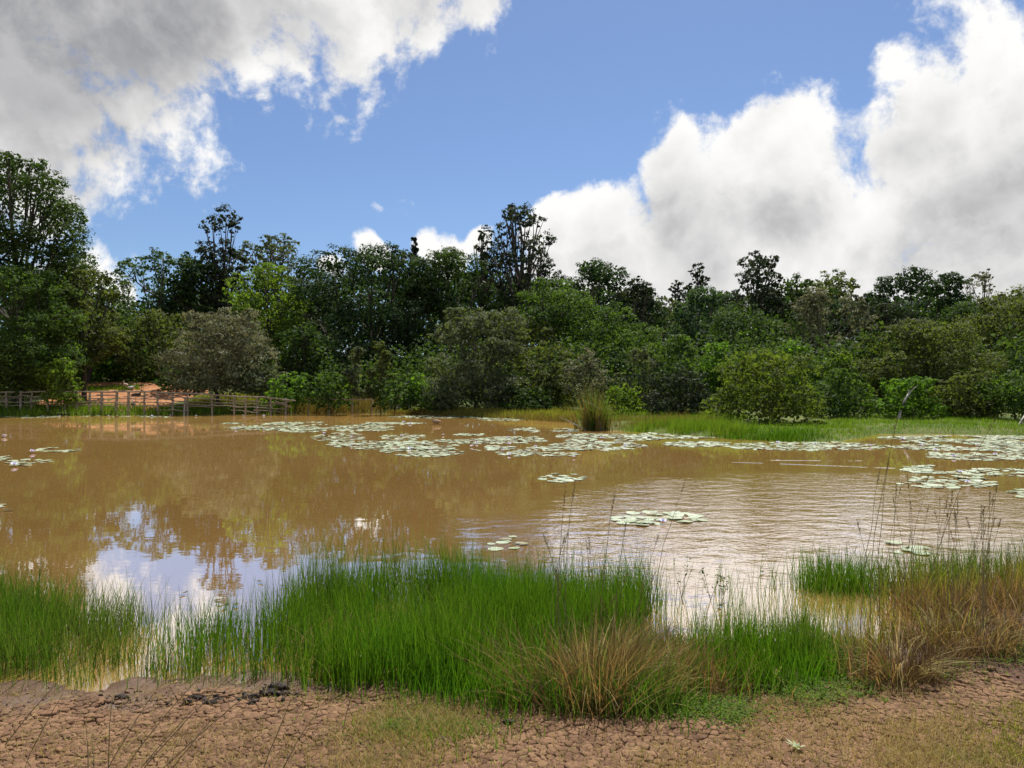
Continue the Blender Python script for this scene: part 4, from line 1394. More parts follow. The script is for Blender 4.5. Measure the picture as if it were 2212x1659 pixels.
for u, v, s, lab in FL_SPOTS:
    x_, y_ = gp(u, v, 0.06)
    o = bpy.data.objects.new('water_lily', FLOWER)
    o.location = (x_, y_, 0.03)
    o.rotation_euler = (rs.normal(0, .15), rs.normal(0, .15), rs.uniform(0, 6))
    o.scale = (s * 1.15,) * 3
    COL.objects.link(o)
    if isinstance(lab, int):
        tag(o, GEN[lab], 'flower', 'water lily flowers: ' + GEN[lab].split('flower ')[1])
    else:
        tag(o, lab, 'flower')

# curled dark leaves floating in the near water
rs = np.random.RandomState(31)
LD = leaf_mat('dead_floating_leaf', (0.05, 0.045, 0.03), (0.1, 0.09, 0.055), 0.1)
for u, v, s in ((397, 1284, .05), (472, 1305, .05), (562, 1259, .05), (486, 1312, .06), (510, 1310, .05), (1069, 1140, .05), (1556, 1248, .06), (1646, 1239, .05), (1556, 1312, .05), (1850, 1275, .05), (612, 1268, .04), (1960, 1186, .05), (18, 1104, .09)):
    x_, y_ = gp(u, v)
    k = 7
    tq_ = np.linspace(-1, 1, k)
    V = np.concatenate([np.column_stack([tq_ * s, (1 - tq_ ** 2) * s * 0.45 * sg, 0.012 + 0.25 * s * np.abs(tq_) ** 2 + 0.1 * s * rs.uniform(0, 1, k)]) for sg in (-1, 1)])
    Q = [(i, i + 1, k + i + 1, k + i) for i in range(k - 1)]
    o = obj('floating_leaf', mesh_np('floating_leaf', V, Q, None, LD, rs.uniform(0, 1, len(Q))), None, (x_, y_, 0.004))
    o.rotation_euler = (0, 0, rs.uniform(0, 3))
    tag(o, 'curled dark leaf floating on the near water', 'leaf', 'curled dark leaves floating on the near water')

# ---------------------------------------------------------------- near reeds and grasses
grass_patch('reed_bed', P_((505, 1470), (620, 1482), (720, 1492), (850, 1496), (1000, 1500), (1060, 1470), (1040, 1430), (1180, 1440), (1330, 1400), (1400, 1345), (1400, 1300), (1200, 1284), (1000, 1276), (800, 1280), (680, 1296), (620, 1335), (560, 1392), (512, 1430)), 13000, 0.4, 'reed', 401, 0.0064, (0.02, 0.36), 0.4, 1.8, 3, 2.0, 0.0, 0.2)
BED = P_((530, 1460), (720, 1485), (1000, 1495), (1060, 1450), (1300, 1400), (1380, 1330), (1200, 1290), (1000, 1280), (800, 1285), (640, 1335), (560, 1395))
grass_patch('dead_reeds', BED, 420, 0.36, 'straw', 451, 0.006, (0.2, 1.0), 0.3, 2, 4, 1.5, 0.3, 0.3)
grass_patch('dead_reeds', BED, 380, 0.3, 'old', 452, 0.006, (0.2, 1.1), 0.3, 2, 4, 1.5, 0.4, 0.3)
grass_patch('bent_reeds', BED, 500, 0.46, 'rush', 453, 0.007, (0.3, 0.9), 0.3, 2, 5, 2.4, 0.25, 0.2)
grass_patch('dead_reeds', P_((-200, 1474), (60, 1470), (200, 1440), (300, 1410), (180, 1345), (60, 1310), (-200, 1300)), 320, 0.3, 'straw', 454, 0.006, (0.2, 1.1), 0.3, 2, 4, 1.5, 0.3, 0.3)
grass_patch('reed_fringe', P_((620, 1340), (680, 1300), (800, 1284), (1000, 1280), (1200, 1286), (1400, 1300), (1400, 1320), (1000, 1300), (800, 1305), (690, 1330), (600, 1390)), 1500, 0.46, 'rush', 402, 0.007, (0.02, 0.25), 0.4, 2, 3, 2.0)
grass_patch('reed_bed', P_((850, 1498), (1000, 1535), (1150, 1550), (1260, 1520), (1200, 1440), (1060, 1440)), 2600, 0.22, 'reed', 403, 0.007, (0.05, 0.5), 0.4, 2.5)
grass_patch('reed_bed', P_((-250, 1478), (60, 1476), (190, 1452), (240, 1400), (200, 1340), (120, 1312), (0, 1298), (-250, 1290)), 2800, 0.33, 'rush', 404, 0.007, (0.02, 0.45), 0.7, 1.8, 3, 2.0)
grass_patch('reed_bed', P_((-250, 1474), (40, 1470), (120, 1440), (140, 1390), (60, 1310), (-250, 1300)), 2200, 0.34, 'reed', 440, 0.007, (0.02, 0.4), 0.6, 1.6, 3, 2.0)
grass_patch('sparse_reeds', P_((180, 1450), (330, 1440), (345, 1400), (320, 1345), (200, 1330), (150, 1320)), 800, 0.29, 'rush', 405, 0.0065, (0.03, 0.4), 0.7, 2)
grass_patch('sparse_reeds', P_((345, 1465), (505, 1455), (520, 1400), (520, 1360), (350, 1385)), 650, 0.3, 'reed', 406, 0.0065, (0.03, 0.35), 0.6, 2)
grass_patch('sparse_reeds', P_((60, 1490), (300, 1496), (500, 1470), (500, 1450), (200, 1440), (60, 1470)), 420, 0.15, 'rush', 407, 0.005, (0.05, 0.6), 0.5, 3)
grass_patch('rush_bed', P_((1420, 1490), (1480, 1505), (1600, 1500), (1700, 1490), (1830, 1470), (1850, 1420), (1760, 1400), (1640, 1405), (1500, 1405), (1430, 1430)), 3000, 0.2, 'reed', 408, 0.007, (0.03, 0.5), 0.9, 2.2)
grass_patch('rush_bed', P_((1500, 1468), (1560, 1478), (1640, 1455), (1620, 1420), (1540, 1420)), 1200, 0.3, 'reed', 409, 0.007, (0.02, 0.25), 0.4, 3)
grass_patch('rush_bed', P_((1680, 1450), (1760, 1445), (1770, 1400), (1690, 1400)), 800, 0.32, 'rush', 410, 0.007, (0.02, 0.25), 0.4, 3)
grass_patch('sparse_reeds', P_((1390, 1410), (1880, 1400), (1880, 1300), (1720, 1270), (1420, 1262)), 420, 0.3, 'rush', 411, 0.006, (0.02, 0.4), 0.9, 1.6, 3, 2.0)
grass_patch('rush_bed', P_((1735, 1282), (1880, 1284), (1890, 1262), (1850, 1252), (1745, 1258)), 1100, 0.3, 'reed', 412, 0.008, (0.02, 0.35), 0.4, 2.5)
grass_patch('rush_bed', P_((1880, 1300), (2050, 1290), (2300, 1275), (2300, 1235), (2080, 1240), (1900, 1262)), 1900, 0.36, 'rush', 413, 0.008, (0.02, 0.4), 0.4, 2)
grass_patch('dry_reeds', P_((1890, 1400), (2000, 1370), (2150, 1345), (2350, 1325), (2350, 1272), (2080, 1282), (1910, 1310)), 1500, 0.31, 'rust', 414, 0.006, (0.05, 0.8), 0.8, 2)
grass_patch('dry_reeds', P_((1890, 1400), (2000, 1370), (2150, 1345), (2350, 1325), (2350, 1272), (2080, 1282), (1910, 1310)), 1000, 0.25, 'old', 441, 0.006, (0.1, 1.0), 0.8, 2)
grass_patch('dry_reeds', P_((1890, 1400), (2000, 1370), (2150, 1345), (2350, 1325), (2350, 1272), (2080, 1282), (1910, 1310)), 900, 0.36, 'olive', 442, 0.006, (0.05, 0.6), 0.8, 2)
grass_patch('dry_reeds', P_((1760, 1470), (1880, 1440), (1920, 1390), (1850, 1385), (1770, 1410)), 800, 0.18, 'olive', 415, 0.005, (0.05, 0.6), 0.4, 2)
grass_patch('mixed_grass', P_((1230, 1540), (1420, 1560), (1500, 1520), (1480, 1440), (1400, 1405), (1290, 1440)), 2000, 0.2, 'rush', 416, 0.007, (0.1, 0.7), 0.4, 2.5)
grass_patch('mixed_grass', P_((1180, 1535), (1330, 1550), (1460, 1535), (1450, 1490), (1250, 1495)), 1500, 0.16, 'reed', 443, 0.006, (0.1, 0.7), 0.5, 3)
grass_patch('dry_grass', P_((1380, 1500), (1560, 1510), (1600, 1470), (1480, 1430), (1400, 1440)), 1500, 0.22, 'rust', 417, 0.006, (0.1, 0.9), 0.4, 2.5)

# low grass and creeping plants on the mud
grass_patch('short_grass', P_((600, 1530), (850, 1520), (1100, 1560), (1150, 1600), (900, 1620), (700, 1590)), 3400, 0.05, 'straw', 420, 0.0045, (0.2, 1.2), 1.5, 2.0)
grass_patch('short_grass', P_((760, 1575), (900, 1560), (1090, 1580), (1000, 1606), (800, 1600)), 1200, 0.045, 'lawn', 421, 0.006, (0.2, 1.2), 0.9, 2.5)
grass_patch('short_grass', P_((500, 1670), (700, 1640), (1500, 1630), (1560, 1700), (500, 1720)), 2200, 0.06, 'straw', 422, 0.004, (0.2, 1.2), 1.5, 1.6)
grass_patch('short_grass', P_((1850, 1690), (1950, 1560), (2250, 1530), (2300, 1700)), 4500, 0.05, 'straw', 423, 0.0045, (0.2, 1.3), 1.5, 2.2)
grass_patch('short_grass', P_((2020, 1690), (2080, 1560), (2250, 1530), (2300, 1700)), 1800, 0.055, 'olive', 424, 0.0045, (0.2, 1.3), 1.5, 2.2)
grass_patch('short_grass', P_((-100, 1700), (0, 1480), (500, 1480), (900, 1510), (900, 1700)), 4200, 0.04, 'straw', 425, 0.004, (0.2, 1.3), 1.5, 1.8)
grass_patch('short_grass', P_((1250, 1600), (1600, 1520), (2000, 1480), (2200, 1470), (2200, 1600), (1500, 1690)), 3800, 0.04, 'straw', 426, 0.004, (0.2, 1.3), 1.5, 1.8)


def creeping(name, poly, n, seed, size, mat):
    rs = np.random.RandomState(seed)
    p = scatter(poly, n, rs, 1.0, 3.0, seed, 0.15)
    p[:, 2] += rs.uniform(0.005, 0.045, len(p))
    N = rs.normal(0, 0.35, (len(p), 3)) + np.array((0, 0, 1))
    V, Q = leaf_quads(p, N, size, rs, 0.6)
    o = obj(name, mesh_np(name, V, Q, None, GRASS[mat], rs.uniform(0, 1, len(p))))
    o['kind'] = 'stuff'


creeping('ground_cover', P_((1440, 1560), (1600, 1570), (1760, 1535), (1900, 1480), (1800, 1465), (1600, 1490), (1450, 1510)), 6500, 431, 0.022, 'lawn')
creeping('ground_cover', P_((2030, 1480), (2160, 1462), (2330, 1440), (2330, 1395), (2200, 1400), (2060, 1440)), 4200, 432, 0.022, 'lawn')
creeping('ground_cover', P_((820, 1590), (960, 1585), (1090, 1580), (1000, 1560), (860, 1562)), 800, 433, 0.018, 'lawn')
creeping('ground_cover', P_((560, 1510), (900, 1505), (1200, 1560), (1100, 1575), (800, 1530)), 1100, 434, 0.016, 'olive')


def tussock(u, v, n, h, spread, mats, label, seed, lean=(0.1, 1.1), droop=0.15, az=None, arcs=60):
    rs = np.random.RandomState(seed)
    x, y, z = gz(u, v)
    root = empty('grass_tussock', (x, y, z), label, 'grass', 'grass tussocks on the near bank')
    for k, (mat, part) in enumerate(mats):
        m = int(n * 0.62)
        nb = 7                                      # the tussock is a bunch of smaller tufts, each with its own set
        tc = rs.normal(0, 1, (nb, 2)) * spread * 0.75
        th = rs.uniform(0.55, 1.1, nb)
        ti = rs.randint(0, nb, m)
        r_ = np.column_stack([tc[ti] + rs.normal(0, 0.28, (m, 2)) * spread, np.full(m, -0.02)])
        ang = np.arctan2(r_[:, 1], r_[:, 0]) + rs.normal(0, 0.9, m)
        rad = np.hypot(r_[:, 0], r_[:, 1]) / spread
        hh = h * th[ti] * rs.uniform(0.35, 1.15, m)
        V, Q, t = blades(r_, hh, ang, rs.uniform(*lean, m) * (0.25 + 0.6 * np.clip(rad, 0, 1.5)), rs.uniform(0.004, 0.0085, m), rs, 5, 1.5, droop * 2 * rs.uniform(0, 1, m))
        obj('blade_tuft', mesh_np('blade_tuft', V, Q, None, GRASS[mat], t), root)
        # short dense skirt of old blades at the foot
        m = int(n * 0.5)
        ang = rs.uniform(0, 6.28, m)
        r_ = np.column_stack([spread * rs.uniform(0.2, 1.1, m) * np.cos(ang), spread * rs.uniform(0.2, 1.1, m) * np.sin(ang), np.full(m, -0.01)])
        V, Q, t = blades(r_, h * rs.uniform(0.2, 0.5, m), ang + rs.normal(0, 0.9, m), rs.uniform(0.3, 1.5, m), rs.uniform(0.004, 0.008, m), rs, 4, 1.4, 0.4 * rs.uniform(0, 1, m))
        obj('old_blades', mesh_np('old_blades', V, Q, None, GRASS['old'], t), root)
    # pale arching outer stems
    n2 = arcs
    ang = rs.uniform(0, 6.28, n2)
    r_ = np.column_stack([spread * 0.5 * np.cos(ang), spread * 0.5 * np.sin(ang), np.zeros(n2)])
    V, Q, t = blades(r_, h * rs.uniform(0.5, 1.15, n2), ang, rs.uniform(0.5, 1.25, n2), rs.uniform(0.005, 0.009, n2), rs, 8, 1.6, rs.uniform(0.3, 0.95, n2))
    obj('arching_stem', mesh_np('arching_stem', V, Q, None, GRASS['straw'], t), root)
    return root


tussock(1275, 1512, 620, 0.66, 0.3, (('rust', 0), ('straw', 1), ('old', 2), ('rust', 3)), 'reddish tussock with green stems in the middle of the near bank', 501, arcs=70)
tussock(1400, 1500, 560, 0.46, 0.28, (('rust', 0),), 'low russet tussock leaning right beside the middle tussock', 502, arcs=40)
tussock(1940, 1468, 500, 0.54, 0.25, (('old', 0), ('rust', 1)), 'brown drooping tussock with a dark hollow beneath', 503, droop=0.3, arcs=90)
tussock(2120, 1405, 560, 0.55, 0.3, (('old', 0), ('rust', 1)), 'dry tangled tussock at the right edge', 504, droop=0.35, arcs=80)
tussock(2025, 1400, 420, 0.5, 0.25, (('rust', 0), ('olive', 1)), 'russet tussock between the drooping one and the tangled one', 505, droop=0.25, arcs=40)
tussock(2215, 1370, 420, 0.55, 0.28, (('rust', 0),), 'russet tussock cut by the right edge', 506, droop=0.25, arcs=30)
tussock(1195, 1478, 260, 0.4, 0.2, (('reed', 0), ('olive', 1)), 'green tussock against the right end of the reed bed', 507, arcs=15)
tussock(1430, 1395, 200, 0.3, 0.2, (('rust', 0),), 'small russet tussock at the shallows behind the middle tussock', 508, arcs=10)


# ---------------------------------------------------------------- tall stalks with seed heads
def stalk(u0, v0, u1, v1, label, group, rs, dy=0.0, head=0.1, r=0.0034, mat='stalk', sag=0.03, near=None):
    if near is None:
        x, y, z = gz(u0, v0)
    else:
        y = near
        x = (u0 - 1106) / FPX * y
        z = zg1(x, y)
    y1 = y + dy
    top = np.array(((u1 - 1106) / FPX * y1, y1, EYE + (829.5 - v1) / FPX * y1))
    org = np.array((x, y, z - 0.01))
    root = empty('grass_stalk', org, label, 'stalk', group)
    L = np.linalg.norm(top - org)
    pts = bend((0, 0, 0), top - org, 0, 7, rs, 0.004 * L)
    pts[1:-1] += np.array((np.sign(u1 - u0 + 0.01) * -sag * L, 0, sag * L * 0.4)) * (4 * np.linspace(0, 1, 7) * (1 - np.linspace(0, 1, 7)))[1:-1, None]
    tb = Tubes()
    tb.add(pts, np.linspace(r, r * 0.45, 7), 5)
    obj('stem', tb.mesh('stem', STALKM), root)
    if head > 0:
        k = 26
        s = rs.uniform(1 - head / L, 1.0, k)
        i = np.clip((s * 6).astype(int), 0, 5)
        f = s * 6 - i
        p = pts[i] * (1 - f[:, None]) + pts[i + 1] * f[:, None]
        V, Q, t = blades(p - np.array((0, 0, 0.004)), rs.uniform(0.015, 0.035, k), rs.uniform(0, 6.28, k), rs.uniform(0.3, 1.0, k), rs.uniform(0.0025, 0.005, k), rs, 2, 1.2)
        obj('seed_head', mesh_np('seed_head', V, Q, None, GRASS[mat], t), root)
    return root


STALKM = wood_mat('stalk_fibre', (0.1, 0.075, 0.035), (0.24, 0.19, 0.09), (30, 30, 5))
rs = np.random.RandomState(61)
for u0, v0, u1, v1, lab in (
        (1216, 1470, 1221, 1062, 'tallest of the green straw stalks above the middle tussock'),
        (1228, 1470, 1243, 1040, 'tall straw stalk leaning right above the middle tussock'),
        (1405, 1330, 1482, 1035, 'long dark stalk slanting right over the long lily raft'),
        (1960, 1405, 2150, 905, 'very tall arching stalk with a feathery head at the right'),
        (1878, 1430, 1938, 905, 'slender green stalk reaching the right bank'),
        (1905, 1420, 1920, 990, 'slender stalk left of the feathery headed one'),
        (1860, 1420, 1902, 1010, 'slender yellowish stalk in front of the right rafts'),
        (1245, 1480, 1172, 1150, 'thin stalk leaning left from the middle tussock'),
        (1300, 1480, 1330, 1060, 'thin stalk with a frayed head right of the tallest ones'),
        (1330, 1480, 1352, 1130, 'thin stalk leaning right from the middle tussock'),
        (1280, 1460, 1272, 1160, 'short upright stalk in the middle tussock')):
    stalk(u0, v0, u1, v1, lab, 'tall grass stalks on the near bank', rs, dy=0.15, head=0.14)
for k in range(34):
    u0 = rs.uniform(1890, 2180)
    v0 = rs.uniform(1320, 1440)
    u1 = u0 + rs.normal(25, 38)
    stalk(u0, v0, u1, rs.uniform(1020, 1180), 'thin dry stalk in the stand at the right of the near bank', 'thin dry stalks at the right of the near bank', rs, dy=rs.uniform(-0.1, 0.3), head=rs.uniform(0.06, 0.16), r=0.0028, sag=rs.uniform(0, 0.04))
for k in range(12):
    u0 = rs.uniform(1180, 1380)
    stalk(u0, rs.uniform(1450, 1500), u0 + rs.normal(10, 45), rs.uniform(1150, 1290), 'thin stalk in the stand of the middle tussock', 'thin stalks of the middle tussock', rs, dy=rs.uniform(-0.1, 0.2), head=0.08, r=0.0026)
for (u0, v0, u1, v1, lab) in (
        (10, 1610, 200, 1394, 'dark stalk leaning right at the left end of the mud'), (60, 1640, 135, 1500, 'short dark stalk leaning right near the left edge'),
        (235, 1680, 243, 1512, 'dark upright stalk rising from the bottom edge'), (268, 1660, 470, 1420, 'long dark stalk leaning right across the mud'),
        (300, 1670, 520, 1440, 'long dark stalk ending by the gap in the reeds'), (330, 1680, 600, 1450, 'long leaning stalk passing the black clods'),
        (280, 1690, 420, 1530, 'dark stalk in the leaning bunch'), (350, 1690, 470, 1540, 'brown stalk in the leaning bunch'), (220, 1690, 330, 1500, 'brown stalk with a frayed tip'),
        (560, 1690, 640, 1490, 'thin stalk in front of the reed bed'), (740, 1580, 770, 1470, 'thin stalk at the front edge of the reed bed'), (600, 1680, 690, 1530, 'thin brown stalk leaning over the cracked mud'),
        (190, 1690, 185, 1560, 'greenish stalk at the bottom edge'), (205, 1690, 197, 1590, 'second greenish stalk at the bottom edge'), (0, 1500, 90, 1440, 'fine stalk at the left reed bed')):
    stalk(u0, v0, u1, v1, lab, 'dark stalks leaning over the near mud', rs, dy=0.1, head=0.0, r=0.0034, sag=0.02)


# ---------------------------------------------------------------- small plants
def sprig(u, v, h, label, seed, mat='rush', k=3, cat='plant'):
    """a branching water plant with small leaves"""
    rs = np.random.RandomState(seed)
    x, y, z = gz(u, v)
    root = empty('sprig', (x, y, max(z, -0.05)), label, cat)
    tb = Tubes()
    P, N = [], []
    for i in range(k):
        a = rs.uniform(0, 6.28)
        top = np.array((math.cos(a) * h * 0.3, math.sin(a) * h * 0.2, h * rs.uniform(0.75, 1.05)))
        pts = bend((0, 0, 0), top, 0, 6, rs, 0.01)
        tb.add(pts, np.linspace(0.003, 0.0012, 6), 5)
        for j in range(12):
            s = rs.uniform(0.35, 1.0)
            c = top * s
            P.append(c + rs.normal(0, 0.02, 3))
            N.append(rs.normal(0, 0.5, 3) + np.array((0, 0, 1)))
    obj('stem', tb.mesh('stem', STALKM), root)
    V, Q = leaf_quads(np.array(P), np.array(N), 0.04, rs, 0.35)
    obj('foliage', mesh_np('foliage', V, Q, None, GRASS[mat], rs.uniform(0, 1, len(Q))), root)


sprig(1472, 1292, 0.42, 'leafy sprig standing in the shallows left of its twin', 601)
sprig(1535, 1300, 0.4, 'leafy sprig slanting right in the shallows', 602)
sprig(1560, 1300, 0.3, 'lower leafy sprig at the foot of the slanting one', 603)
sprig(1280, 1290, 0.36, 'fine leafed sprig behind the right end of the reed bed', 604, 'olive')
sprig(1690, 1495, 0.18, 'small pale leafed sprig in the right grass', 605, 'olive', 2)


def weed(u, v, n, ln, label, seed, mat):
    rs = np.random.RandomState(seed)
    x, y, z = gz(u, v)
    root = empty('weed', (x, y, z), label, 'weed')
    for i in range(n):
        a = i / n * 6.28 + rs.uniform(-.3, .3)
        V, Q, t = blades(np.zeros((1, 3)), np.array([ln * rs.uniform(0.6, 1.1) * 0.6]), np.array([a]), np.array([rs.uniform(0.7, 1.3)]), np.array([ln * 0.24]), rs, 4, 1.1, 0.35, 0.1, np.array([a + math.pi / 2]))
        obj('leaf', mesh_np('leaf', V, Q, None, mat, t), root)


PALE_LEAF = leaf_mat('weed_leaf_pale', (0.3, 0.34, 0.2), (0.45, 0.48, 0.32), 0.2)
weed(1722, 1622, 8, 0.1, 'pale leafed weed alone on the cracked mud', 611, PALE_LEAF)
weed(1880, 1502, 9, 0.09, 'green weed at the end of the creeping plants', 612, GRASS['lawn'])
weed(1912, 1518, 7, 0.08, 'small green weed on the mud right of the creeping plants', 613, GRASS['lawn'])
weed(1855, 1508, 8, 0.1, 'green weed at the front of the creeping plants', 614, GRASS['lawn'])
weed(1745, 1545, 8, 0.08, 'low green weed at the border of the cracked mud', 615, GRASS['lawn'])
weed(2132, 1345, 9, 0.12, 'grey green weed under the tangled tussock', 616, PALE_LEAF)

# ---------------------------------------------------------------- cracked mud plates
rs = np.random.RandomState(71)
sp = 0.049
gx, gy = np.arange(-3.6, 3.6, sp), np.arange(3.15, 5.9, sp * 0.87)
GX, GY = np.meshgrid(gx, gy)
GX = GX + (np.arange(len(gy)) % 2)[:, None] * sp / 2 + rs.uniform(-0.72, 0.72, GX.shape) * sp
GY = GY + rs.uniform(-0.72, 0.72, GY.shape) * sp
ok = plate_mask(GX, GY) & (np.abs(GX) < 0.68 * GY + 0.1)
HZ = mud_z(GX, GY)
cells = []
NY, NX = GX.shape
for j in range(2, NY - 2):
    for i in range(2, NX - 2):
        if not ok[j, i]:
            continue
        cx, cy = GX[j, i], GY[j, i]
        poly = [(cx - sp, cy - sp), (cx + sp, cy - sp), (cx + sp, cy + sp), (cx - sp, cy + sp)]
        for dj in (-2, -1, 0, 1, 2):
            for di in (-2, -1, 0, 1, 2):
                if dj == 0 and di == 0:
                    continue
                qx, qy = GX[j + dj, i + di], GY[j + dj, i + di]
                nx_, ny_ = qx - cx, qy - cy
                c = (nx_ * (qx + cx) + ny_ * (qy + cy)) / 2
                out = []
                m = len(poly)
                for k in range(m):
                    ax, ay = poly[k]
                    bx_, by_ = poly[(k + 1) % m]
                    da, db = nx_ * ax + ny_ * ay - c, nx_ * bx_ + ny_ * by_ - c
                    if da <= 0:
                        out.append((ax, ay))
                    if (da < 0 < db) or (db < 0 < da):
                        t_ = da / (da - db)
                        out.append((ax + (bx_ - ax) * t_, ay + (by_ - ay) * t_))
                poly = out
                if len(poly) < 3:
                    break
            if len(poly) < 3:
                break
        if len(poly) >= 3:
            cells.append((cx, cy, HZ[j, i], np.array(poly)))
plate_geo = []
for cx, cy, hz, poly in cells:
    c = poly.mean(0)
    k = len(poly)
    # jitter extra midpoints so that edges are not ruler straight
    pts = []
    for a in range(k):
        p, q = poly[a], poly[(a + 1) % k]
        pts.append(p + rs.normal(0, 0.0012, 2))
        if np.linalg.norm(q - p) > 0.027:
            pts.append((p + q) / 2 + rs.normal(0, 0.0025, 2))
    pts = np.array(pts)
    k = len(pts)
    gap = rs.uniform(0.04, 0.14)
    o1 = c + (pts - c) * (1 - gap)
    o2 = c + (pts - c) * (1 - gap) * 0.9
    lift = rs.normal(0, 0.0025)
    tilt = rs.normal(0, 0.045, 2)
    zt = lambda p: hz + lift + (p - c) @ tilt
    curl = rs.uniform(-0.001, 0.002)
    V = np.concatenate([np.column_stack([o1, np.full(k, hz - 0.016)]), np.column_stack([o1, zt(o1) - 0.003 + rs.normal(0, 0.0012, k)]), np.column_stack([o2, zt(o2) + curl + rs.normal(0, 0.0008, k)]), [[c[0], c[1], hz + lift]]])
    ii = np.arange(k)
    jj = (ii + 1) % k
    Q = np.concatenate([np.stack([ii, jj, k + jj, k + ii], 1), np.stack([k + ii, k + jj, 2 * k + jj, 2 * k + ii], 1)])
    T = np.stack([2 * k + ii, 2 * k + jj, np.full(k, 3 * k)], 1)
    plate_geo.append((c, hz, V, Q, T, rs.uniform(0, 1)))
vis = [(-(np.ptp(g[2][:, 0]) * np.ptp(g[2][:, 1])) / g[0][1] ** 3 * (1 if abs(g[0][0]) < 0.64 * g[0][1] and (EYE - g[1]) / g[0][1] < 0.475 else 0.01), i) for i, g in enumerate(plate_geo)]
vis.sort()
order = [i for _, i in vis]
for i in order[:300]:
    c, hz, V, Q, T, tn = plate_geo[i]
    o = obj('mud_plate', mesh_np('mud_plate', V - np.array((c[0], c[1], hz)), Q, T, MUD, np.full(len(Q) + len(T), tn)), mud_bank, (c[0], c[1], hz))
VV, QQ, TT, tq, tt, nb = [], [], [], [], [], 0
for i in order[300:]:
    c, hz, V, Q, T, tn = plate_geo[i]
    VV.append(V)
    QQ.append(Q + nb)
    TT.append(T + nb)
    tq.append(np.full(len(Q), tn))
    tt.append(np.full(len(T), tn))
    nb += len(V)
o = obj('mud_crust', mesh_np('mud_crust', np.concatenate(VV), np.concatenate(QQ), np.concatenate(TT), MUD, np.concatenate(tq + tt)), mud_bank)
o['kind'] = 'stuff'
print('plates', len(cells))

# crumbs of earth and dry straw lying on the mud
rs = np.random.RandomState(81)
def crumbs(name, n, lo, hi, seed, dmin=0.15, dmax=9, mat=None, box=(-4.2, 4.2, 3.1, 6.6)):
    rs = np.random.RandomState(seed)
    p = np.column_stack([rs.uniform(box[0], box[1], n * 3), rs.uniform(box[2], box[3], n * 3)])
    d = shore_dist(p[:, 0], p[:, 1])
    nz = VNoise(seed).fbm(p[:, 0] * 2, p[:, 1] * 2, 3) + 0.5
    p = p[(d > dmin) & (d < dmax) & (np.abs(p[:, 0]) < 0.7 * p[:, 1]) & (rs.uniform(0, 1, len(p)) < nz)][:n]
    n = len(p)
    z = mud_z(p[:, 0], p[:, 1])
    c = np.column_stack([p, z])
    s = lo + (hi - lo) * rs.uniform(0, 1, n) ** 3
    base = np.array([(1, 0, 0), (0, 1, 0), (-1, 0, 0), (0, -1, 0), (0, 0, 0.8), (0, 0, -0.8)])
    V = (c[:, None, :] + base[None] * s[:, None, None] * rs.uniform(0.5, 1.3, (n, 6, 1)) + rs.normal(0, 0.25, (n, 6, 3)) * s[:, None, None]).reshape(-1, 3)
    f = np.array([(0, 1, 4), (1, 2, 4), (2, 3, 4), (3, 0, 4), (1, 0, 5), (2, 1, 5), (3, 2, 5), (0, 3, 5)])
    T = (np.arange(n)[:, None, None] * 6 + f[None]).reshape(-1, 3)
    o = obj(name, mesh_np(name, V, None, T, mat or MUD, np.repeat(rs.uniform(0, 1, n), 8)))
    o['kind'] = 'stuff'


crumbs('earth_crumbs', 7000, 0.003, 0.014, 82)
crumbs('earth_crumbs', 1500, 0.006, 0.024, 83, 0.02, 0.55)
n = 5200
p = np.column_stack([rs.uniform(-4.2, 4.2, n * 2), rs.uniform(3.1, 6.4, n * 2)])
d = shore_dist(p[:, 0], p[:, 1])
p = p[(d > 0.1) & (np.abs(p[:, 0]) < 0.7 * p[:, 1])][:n]
n = len(p)
r_ = np.column_stack([p, mud_z(p[:, 0], p[:, 1]) + 0.006])
ang = rs.uniform(0, 6.28, n)
V, Q, t = blades(r_, np.full(n, 0.012), ang, rs.uniform(1, 7, n), rs.uniform(0.0015, 0.0035, n), rs, 2, 1.0)
o = obj('straw_litter', mesh_np('straw_litter', V, Q, None, GRASS['straw'], t))
o['kind'] = 'stuff'


# trampled clods, the shade on their near faces put into a black colour
def clod(u, v, s, label, seed):
    rs = np.random.RandomState(seed)
    x, y, z = gz(u, v)
    import bmesh
    bm = bmesh.new()
    bmesh.ops.create_icosphere(bm, subdivisions=3, radius=1.0)
    vn = VNoise(seed)
    V = np.array([w.co for w in bm.verts])
    F = np.array([[w.index for w in f.verts] for f in bm.faces])
    bm.free()
    k = 1 + 1.5 * vn.fbm(V[:, 0] * 2.1 + V[:, 2], V[:, 1] * 2.1 - V[:, 2], 5, 0.65)
    V = V * np.clip(k, 0.3, 1.7)[:, None] * np.array((1.15, 0.6, 0.5)) * s * 0.7
    o = obj('mud_clod', mesh_np('mud_clod', V, None, F, CLOD), None, (x, y, z + s * 0.08))
    tag(o, label, 'clod', 'black trampled clods by the reed bed')


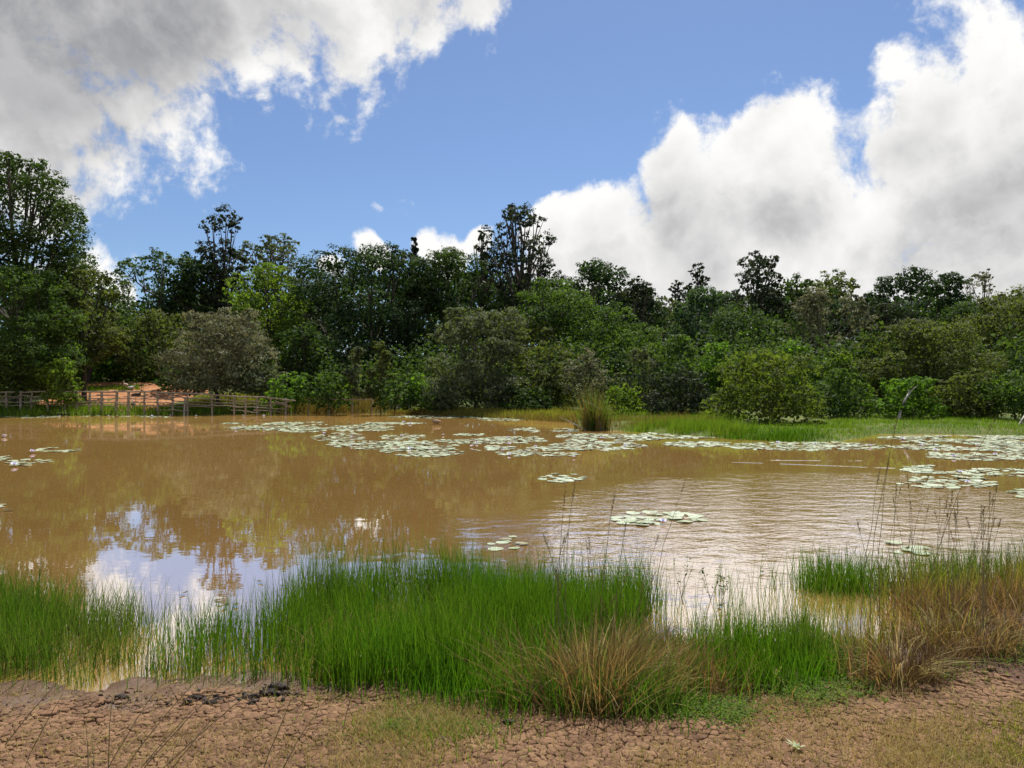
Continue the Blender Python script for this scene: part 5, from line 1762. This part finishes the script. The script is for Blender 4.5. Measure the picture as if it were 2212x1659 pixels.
def clod_material():
    m, t, out = new_mat('shade_black_mud')
    n = t.noise(t.pos(), 40.0, 5, 0.7)
    col = t.mix(t.rng(n, 0.4, 0.7), (0.022, 0.015, 0.012), (0.06, 0.042, 0.032))  # near black, standing in for shade on faces turned from the sun
    pr = principled(t, col, 0.75, 0.3, t.bump(n, 1.0, 0.02))
    t.l.new(pr.outputs[0], out.inputs['Surface'])
    return m


CLOD = clod_material()
for i, (u, v, s, lab) in enumerate((
        (598, 1492, .075, 'largest black clod at the front of the reed bed'), (578, 1500, .06, 'black clod leaning on the largest one'), (610, 1503, .06, 'black clod in front of the largest one'),
        (540, 1510, .07, 'pointed black clod left of the largest one'), (553, 1522, .05, 'small black clod below the pointed one'), (420, 1512, .045, 'black clod at the left end of the trampled strip'),
        (405, 1520, .03, 'small black clod at the left end of the trampled strip'), (455, 1520, .045, 'black clod in the middle of the trampled strip'), (470, 1514, .03, 'little black clod between two bigger ones'),
        (265, 1512, .05, 'flat dark clod left of the trampled strip'), (880, 1560, .03, 'dark clod in the yellowish grass'), (955, 1602, .035, 'dark clod on the cracked mud below the yellowish grass'), (1100, 1565, .035, 'dark clod before the middle tussock'))):
    clod(u, v, s, lab, 700 + i)

# broken mud strewn round the clods, in their painted shade colour
bx0, by1, _z = gz(380, 1506)
bx1, by0, _z = gz(640, 1524)
crumbs('broken_mud', 130, 0.006, 0.03, 84, 0.0, 2.0, CLOD, (bx0, bx1, by0, by1))
bx0, by1, _z = gz(230, 1500)
bx1, by0, _z = gz(420, 1520)
crumbs('broken_mud', 60, 0.005, 0.02, 85, 0.0, 2.0, CLOD, (bx0, bx1, by0, by1))


n = 260
p = np.column_stack([rs.uniform(-4.0, 4.0, n * 3), rs.uniform(3.2, 6.2, n * 3)])
d = shore_dist(p[:, 0], p[:, 1])
p = p[(d > 0.1) & (np.abs(p[:, 0]) < 0.7 * p[:, 1])][:n]
n = len(p)
r_ = np.column_stack([p, mud_z(p[:, 0], p[:, 1]) + 0.012])
V, Q, t = blades(r_, np.full(n, 0.016), rs.uniform(0, 6.28, n), rs.uniform(4, 16, n), rs.uniform(0.003, 0.0055, n), rs, 4, 1.1)
o = obj('straw_litter', mesh_np('straw_litter', V, Q, None, GRASS['straw'], t))
o['kind'] = 'stuff'
